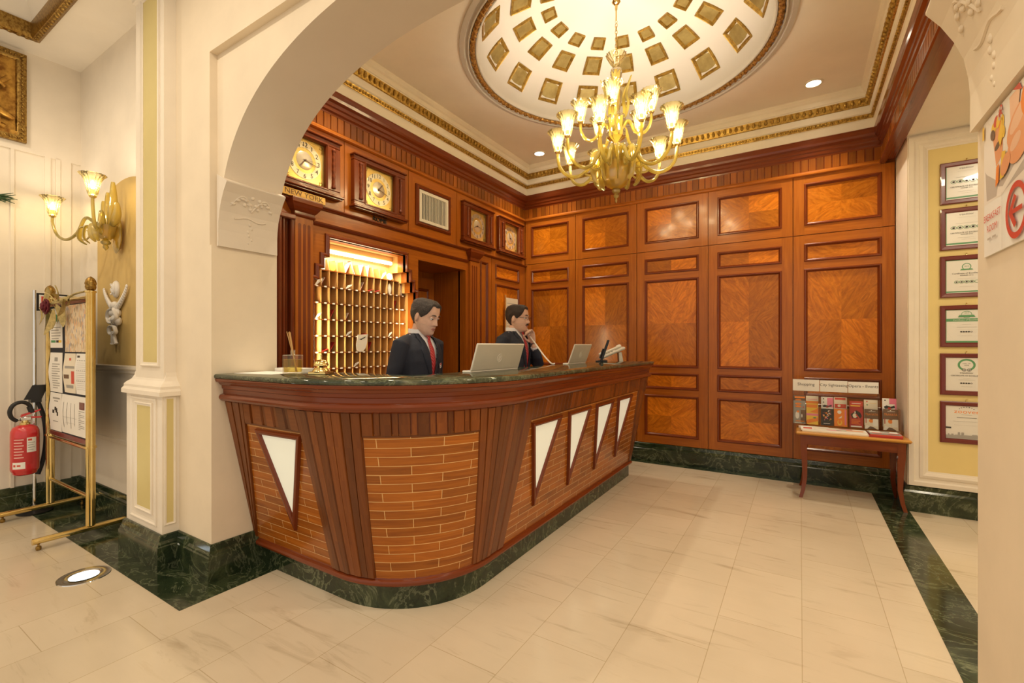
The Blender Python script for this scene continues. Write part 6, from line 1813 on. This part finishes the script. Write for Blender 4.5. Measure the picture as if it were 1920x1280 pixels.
for k, (x, z, r, l) in enumerate(((-.33, .02, 200, .12), (-.30, .02, 160, .13), (-.22, .03, 20, .12), (-.30, .0, 120, .11), (-.10, -.02, 170, .16), (-.16, -.02, 190, .18), (-.02, .0, 185, .14), (.06, .0, 165, .17), (.10, .02, 70, .12), (.16, .0, 200, .13), (.22, .03, 150, .15), (.26, .03, 100, .12), (-.05, .02, 75, .16), (.30, .05, 130, .13), (.02, -.03, 195, .20), (-.34, .02, 215, .11), (-.345, .0, 180, .14))):
    o = leaf_mb(l, l*.16).build('leaf', MLEAFG, t)
    o.location = (x, -.012-.004*(k % 3), z); o.rotation_euler = (math.radians(8*(k % 3)-8), math.radians(r), math.radians(20*((k*7) % 5)-40))
m = MB()
for q in range(3):
    for i in range(5+q):
        a = 2*PI*i/(5+q)+q*.5; R_ = .016+.014*q
        Mm = Matrix.Translation((-.115+R_*math.cos(a), -.045+.010*q, -.01+R_*math.sin(a))) @ Matrix.Rotation(-a, 4, 'Y') @ Matrix.Rotation(.5+.25*q, 4, 'Z')
        m.ball((0, 0, 0), .024+.003*q, 8, 6, sc=(.28, .6, .95), M=Mm)
m.ball((-.115, -.035, -.01), .026, 10, 8); m.build('rose', MROSE, t)
# fire extinguisher on its stand
t = thing('extinguisher_stand', 'steel pole stand with black bracket and small red sign holding the fire extinguisher', 'stand', (-5.085, 1.09, 0), PI/2)
m = MB(); m.tube([(0, 0, .01), (0, 0, 1.735)], .0125, 14); m.build('pole', MCHROME, t)
m = MB(); m.lathe([(.001, 0), (.10, 0), (.105, .008), (.09, .014), (.03, .03), (.016, .06), (.001, .06)], (0, 0, 0), 28); m.build('foot', MBLACK, t)
m = MB(); m.box(-.004, .004, -.07, .07, 0, .15); 
m = MB(); m.add([(-.07, -.05, .885), (.03, -.05, .885), (.07, -.045, .995), (-.02, -.045, .995), (-.07, -.042, .885), (.03, -.042, .885), (.07, -.037, .995), (-.02, -.037, .995)], [(0, 3, 2, 1), (4, 5, 6, 7), (0, 1, 5, 4), (1, 2, 6, 5), (2, 3, 7, 6), (3, 0, 4, 7)])
m.box(-.03, .03, -.048, .02, .86, .89); m.build('bracket', MBLACK, t)
m = MB(); m.box(0.012, .19, -.006, .004, 1.575, 1.715, 0); m.build('sign_holder', MBLACK, t)
s_ = MB(); s_.box(.024, .178, -.0085, -.0062, 1.588, 1.702, 0); s_.box(.036, .166, -.0095, -.0086, 1.60, 1.69, 1)
s_.box(.05, .07, -.0100, -.0096, 1.62, 1.67, 0); s_.box(.09, .15, -.0100, -.0096, 1.63, 1.65, 0); s_.build('sign_face', [MPAPER, MREDI], t)
t = thing('fire_extinguisher', 'red fire extinguisher with black hose and white label beside the brass stand', 'fire extinguisher', (-5.0, 1.02, .325), PI/2)
m = MB(); m.lathe([(.001, .0), (.055, .0), (.066, .008), (.068, .02), (.078, .035), (.080, .05), (.080, .30), (.078, .33), (.066, .358), (.045, .372), (.030, .378), (.001, .38)], (0, 0, 0), 40); m.build('cylinder', MEXT, t)
m = MB(); m.lathe([(.028, .372), (.030, .38), (.030, .392), (.020, .396), (.018, .41), (.001, .412)], (0, 0, 0), 20); m.build('neck_ring', MBRASS, t)
m = MB(); m.box(-.03, .035, -.015, .015, .405, .435, 0, 1, .005); m.tube([(-.03, 0, .42), (-.058, -.01, .41)], .010, 10); m.build('valve', MCHROME, t)
m = MB(); m.prism([(-.025, .435), (.08, .475), (.085, .487), (-.02, .455)], lambda a, b, d: (a, d, b), -.012, .012); m.prism([(-.01, .425), (.085, .418), (.09, .43), (0, .438)], lambda a, b, d: (a, d, b), -.010, .010); m.build('handle', MEXT, t)
m = MB(); m.tube(spline([(-.045, -.01, .41), (-.075, -.02, .44), (-.085, -.03, .49), (-.065, -.03, .535), (-.02, -.02, .55), (.02, -.005, .525), (.035, .0, .48)], 6), .0135, 10); m.tube([(.022, -.003, .51), (.038, 0, .465)], [.016, .018], 10, 0); m.build('hose_loop', MRUB, t)
m = MB(); m.tube(spline([(.06, .065, .60), (.09, .065, .52), (.12, .07, .40), (.13, .07, .24), (.115, .07, .08), (.085, .065, -.03)], 7), .0145, 10); m.build('discharge_hose', MRUB, t)
def cyl_patch(m, a0, a1, z0, z1, c, r=.0806):
    rows = [[(r*math.cos(a0+(a1-a0)*i/8), r*math.sin(a0+(a1-a0)*i/8), z) for i in range(9)] for z in (z0, z1)]
    m.grid(rows, c, True)
m = MB(); A0 = -1.70
cyl_patch(m, A0-.9, A0+.45, .085, .285, 0, .0804)
cyl_patch(m, A0+.05, A0+.75, .175, .285, 1, .0808); cyl_patch(m, A0-.98, A0-.05, .055, .105, 1, .0808)
for q in range(7): cyl_patch(m, A0-.85, A0-.15-.1*(q % 2), .268-.022*q, .276-.022*q, 2, .0809)
for q in range(4): cyl_patch(m, A0+.12, A0+.62-.1*(q % 2), .245-.018*q, .249-.018*q, 3, .0812)
cyl_patch(m, A0+.12, A0+.40, .262, .276, 4, .0812); cyl_patch(m, A0-.9, A0-.72, .072, .088, 4, .0812); cyl_patch(m, A0-.62, A0-.36, .074, .086, 4, .0812)
m.build('label', [flat('extinguisher_label_red', (.50, .03, .03), .4), MPAPER, flat('label_pink_print', (.80, .45, .40), .5), MGREY, MREDI], t)
# stucco reliefs in the alcove
m = MB()
for sg in (-1, 1):
    for k in range(12):
        f = k/11; x = sg*(.030+.175*math.sin(f*1.25)+.02*f); z = .155*f**1.15-.01
        m.ball((x, -.016, z+.06), .026-.013*f, 8, 6, sc=(.9, .7, 1.1))
for (x, z, r) in ((0, .07, .038), (-.045, .02, .034), (.048, .015, .036), (0, -.03, .036), (-.055, -.04, .034), (.06, -.045, .036), (.0, -.075, .028)): m.ball((x, -.018, z), r, 10, 8, sc=(1, .7, .9))
for sg in (-1, 1):
    m.tube(spline([(sg*.02, -.03, .05), (sg*.06, -.04, .03), (sg*.085, -.035, -.02), (sg*.04, -.04, -.055), (sg*.01, -.03, -.06)], 6), .013, 8, flat=.6)
    m.tube(spline([(sg*.01, -.03, -.08), (sg*.05, -.035, -.09), (sg*.06, -.03, -.13), (sg*.02, -.03, -.145)], 6), .014, 8, flat=.6)
    m.tube(spline([(sg*.012, -.025, -.12), (sg*.02, -.025, -.17), (sg*.035, -.02, -.215)], 5), [.012]*10+[.016], 8)
o = m.build('stucco_relief', MSTUC); o.location = (-4.385, 1.388, 1.53)
tag(o, 'white stucco relief of two curved garlands tied with a ribbon, below the oval one', 'wall relief')
m = MB(); m.ball((0, -.006, 0), .062, 18, 12, sc=(.85, .42, 1.05))
for k in range(7): m.ball((-.03+.012*(k % 3), -.028, .035-.012*k), .011, 8, 6, sc=(1, .7, .7))
m.ball((.02, -.026, .0), .02, 8, 6, sc=(.8, .5, 2)); o = m.build('stucco_relief', MSTUC); o.location = (-4.395, 1.388, 1.728)
tag(o, 'small white oval stucco relief above the garland relief', 'wall relief')
# gilt relief picture high on the left wall
t = thing('gilt_relief', 'gilded relief panel of a draped figure in a bronze frame, high on the left wall', 'relief picture', (-5.186, .72, 3.235))
M = frame_M((0, 0, 0), (0, 1, 0), (0, 0, 1))
m = MB(); m.sweep([M @ Vector(q) for q in ((-.40, -.345, 0), (.342, -.345, 0), (.342, .345, 0), (-.40, .345, 0))], [(0, 0), (0, .03), (.012, .036), (.045, .030), (.055, .018), (.06, .006)], (1, 0, 0), True)
for q in range(24): m.ball(M @ Vector((.318, -.33+.0287*q, .034)), .011, 8, 5)
for q in range(24): m.ball(M @ Vector((.31-.0287*q, -.32, .034)), .010, 8, 5); m.ball(M @ Vector((.31-.0287*q, .32, .034)), .010, 8, 5)
m.build('frame', MBRASSD, t)
m = MB(); m.box(0, .008, -.36, .30, -.30, .30); m.box(.008, .03, -.36, .29, -.30, -.27); m.build('panel', MGOLDD, t)
m = MB()
def dr(pts, r): m.tube([M @ Vector(p) for p in pts], r, 9)
m.ball(M @ Vector((.03, .20, .025)), .045, 12, 9); dr(spline([(.02, .16, .03), (.04, .05, .05), (.06, -.08, .05), (.05, -.22, .03)], 5), [.05, .06, .075, .085, .09, .095, .10, .10, .10, .10, .095, .09, .085, .08, .075, .07])
for q in range(9): dr(spline([(-.04+.02*q, .12, .06+.01*(q % 2)), (.0+.02*q, -.02, .10+.012*(q % 2)), (.03+.02*q, -.25, .06)], 6), .010)
dr(spline([(.06, .12, .06), (.15, .09, .06), (.22, .04, .04)], 5), [.03, .03, .028, .026, .024, .022, .02, .018, .016, .015, .014]); dr([(.17, .03, .05), (.24, .12, .04)], [.014, .018])
dr(spline([(.12, -.12, .05), (.2, -.16, .05), (.27, -.18, .03)], 5), [.045, .045, .04, .04, .035, .03, .028, .025, .022, .02, .018]); dr(spline([(.10, -.18, .05), (.16, -.24, .04), (.22, -.26, .03)], 4), .022)
for q in range(4): dr(spline([(-.2-.03*q, .1, .04), (-.15, -.05, .06), (-.18-.02*q, -.25, .04)], 5), .018)
m.build('figure', MGOLDD, t)
# recessed floor light, sprig at the left edge
t = thing('floor_uplight', 'round steel floor light with a glowing bluish lens set in the marble', 'floor light', (-3.432, .935, 0))
m = MB(); m.lathe([(.118, 0), (.116, .004), (.070, .005), (.066, .0025), (.066, .0005)], (0, 0, 0), 48); m.build('bezel', MCHROME, t)
m = MB(); m.lathe([(.066, .002), (.04, .003), (.001, .0034)], (0, 0, 0), 32); m.build('lens', MFLAMP, t)
lamp('floor_uplight_beam', 'SPOT', (-3.432, .935, .03), 4, (.85, .92, 1), .05, (PI, 0, 0), None, spot_size=1.2, spot_blend=.6)
m = MB()
for k in range(16):
    a = random.uniform(-.9, .9); m.tube([(0, .0+.004*k, .01*(k % 4)), (.03, .03+.05*math.cos(a)+.004*k, .05*math.sin(a)+.01*(k % 4))], [.006, .002], 5)
o = m.build('evergreen_sprig', flat('dark_evergreen', (.03, .07, .025), .7)); o.location = (-5.186, .875, 2.42)
tag(o, 'tip of a dark evergreen sprig on the side wall at the left edge', 'greenery')
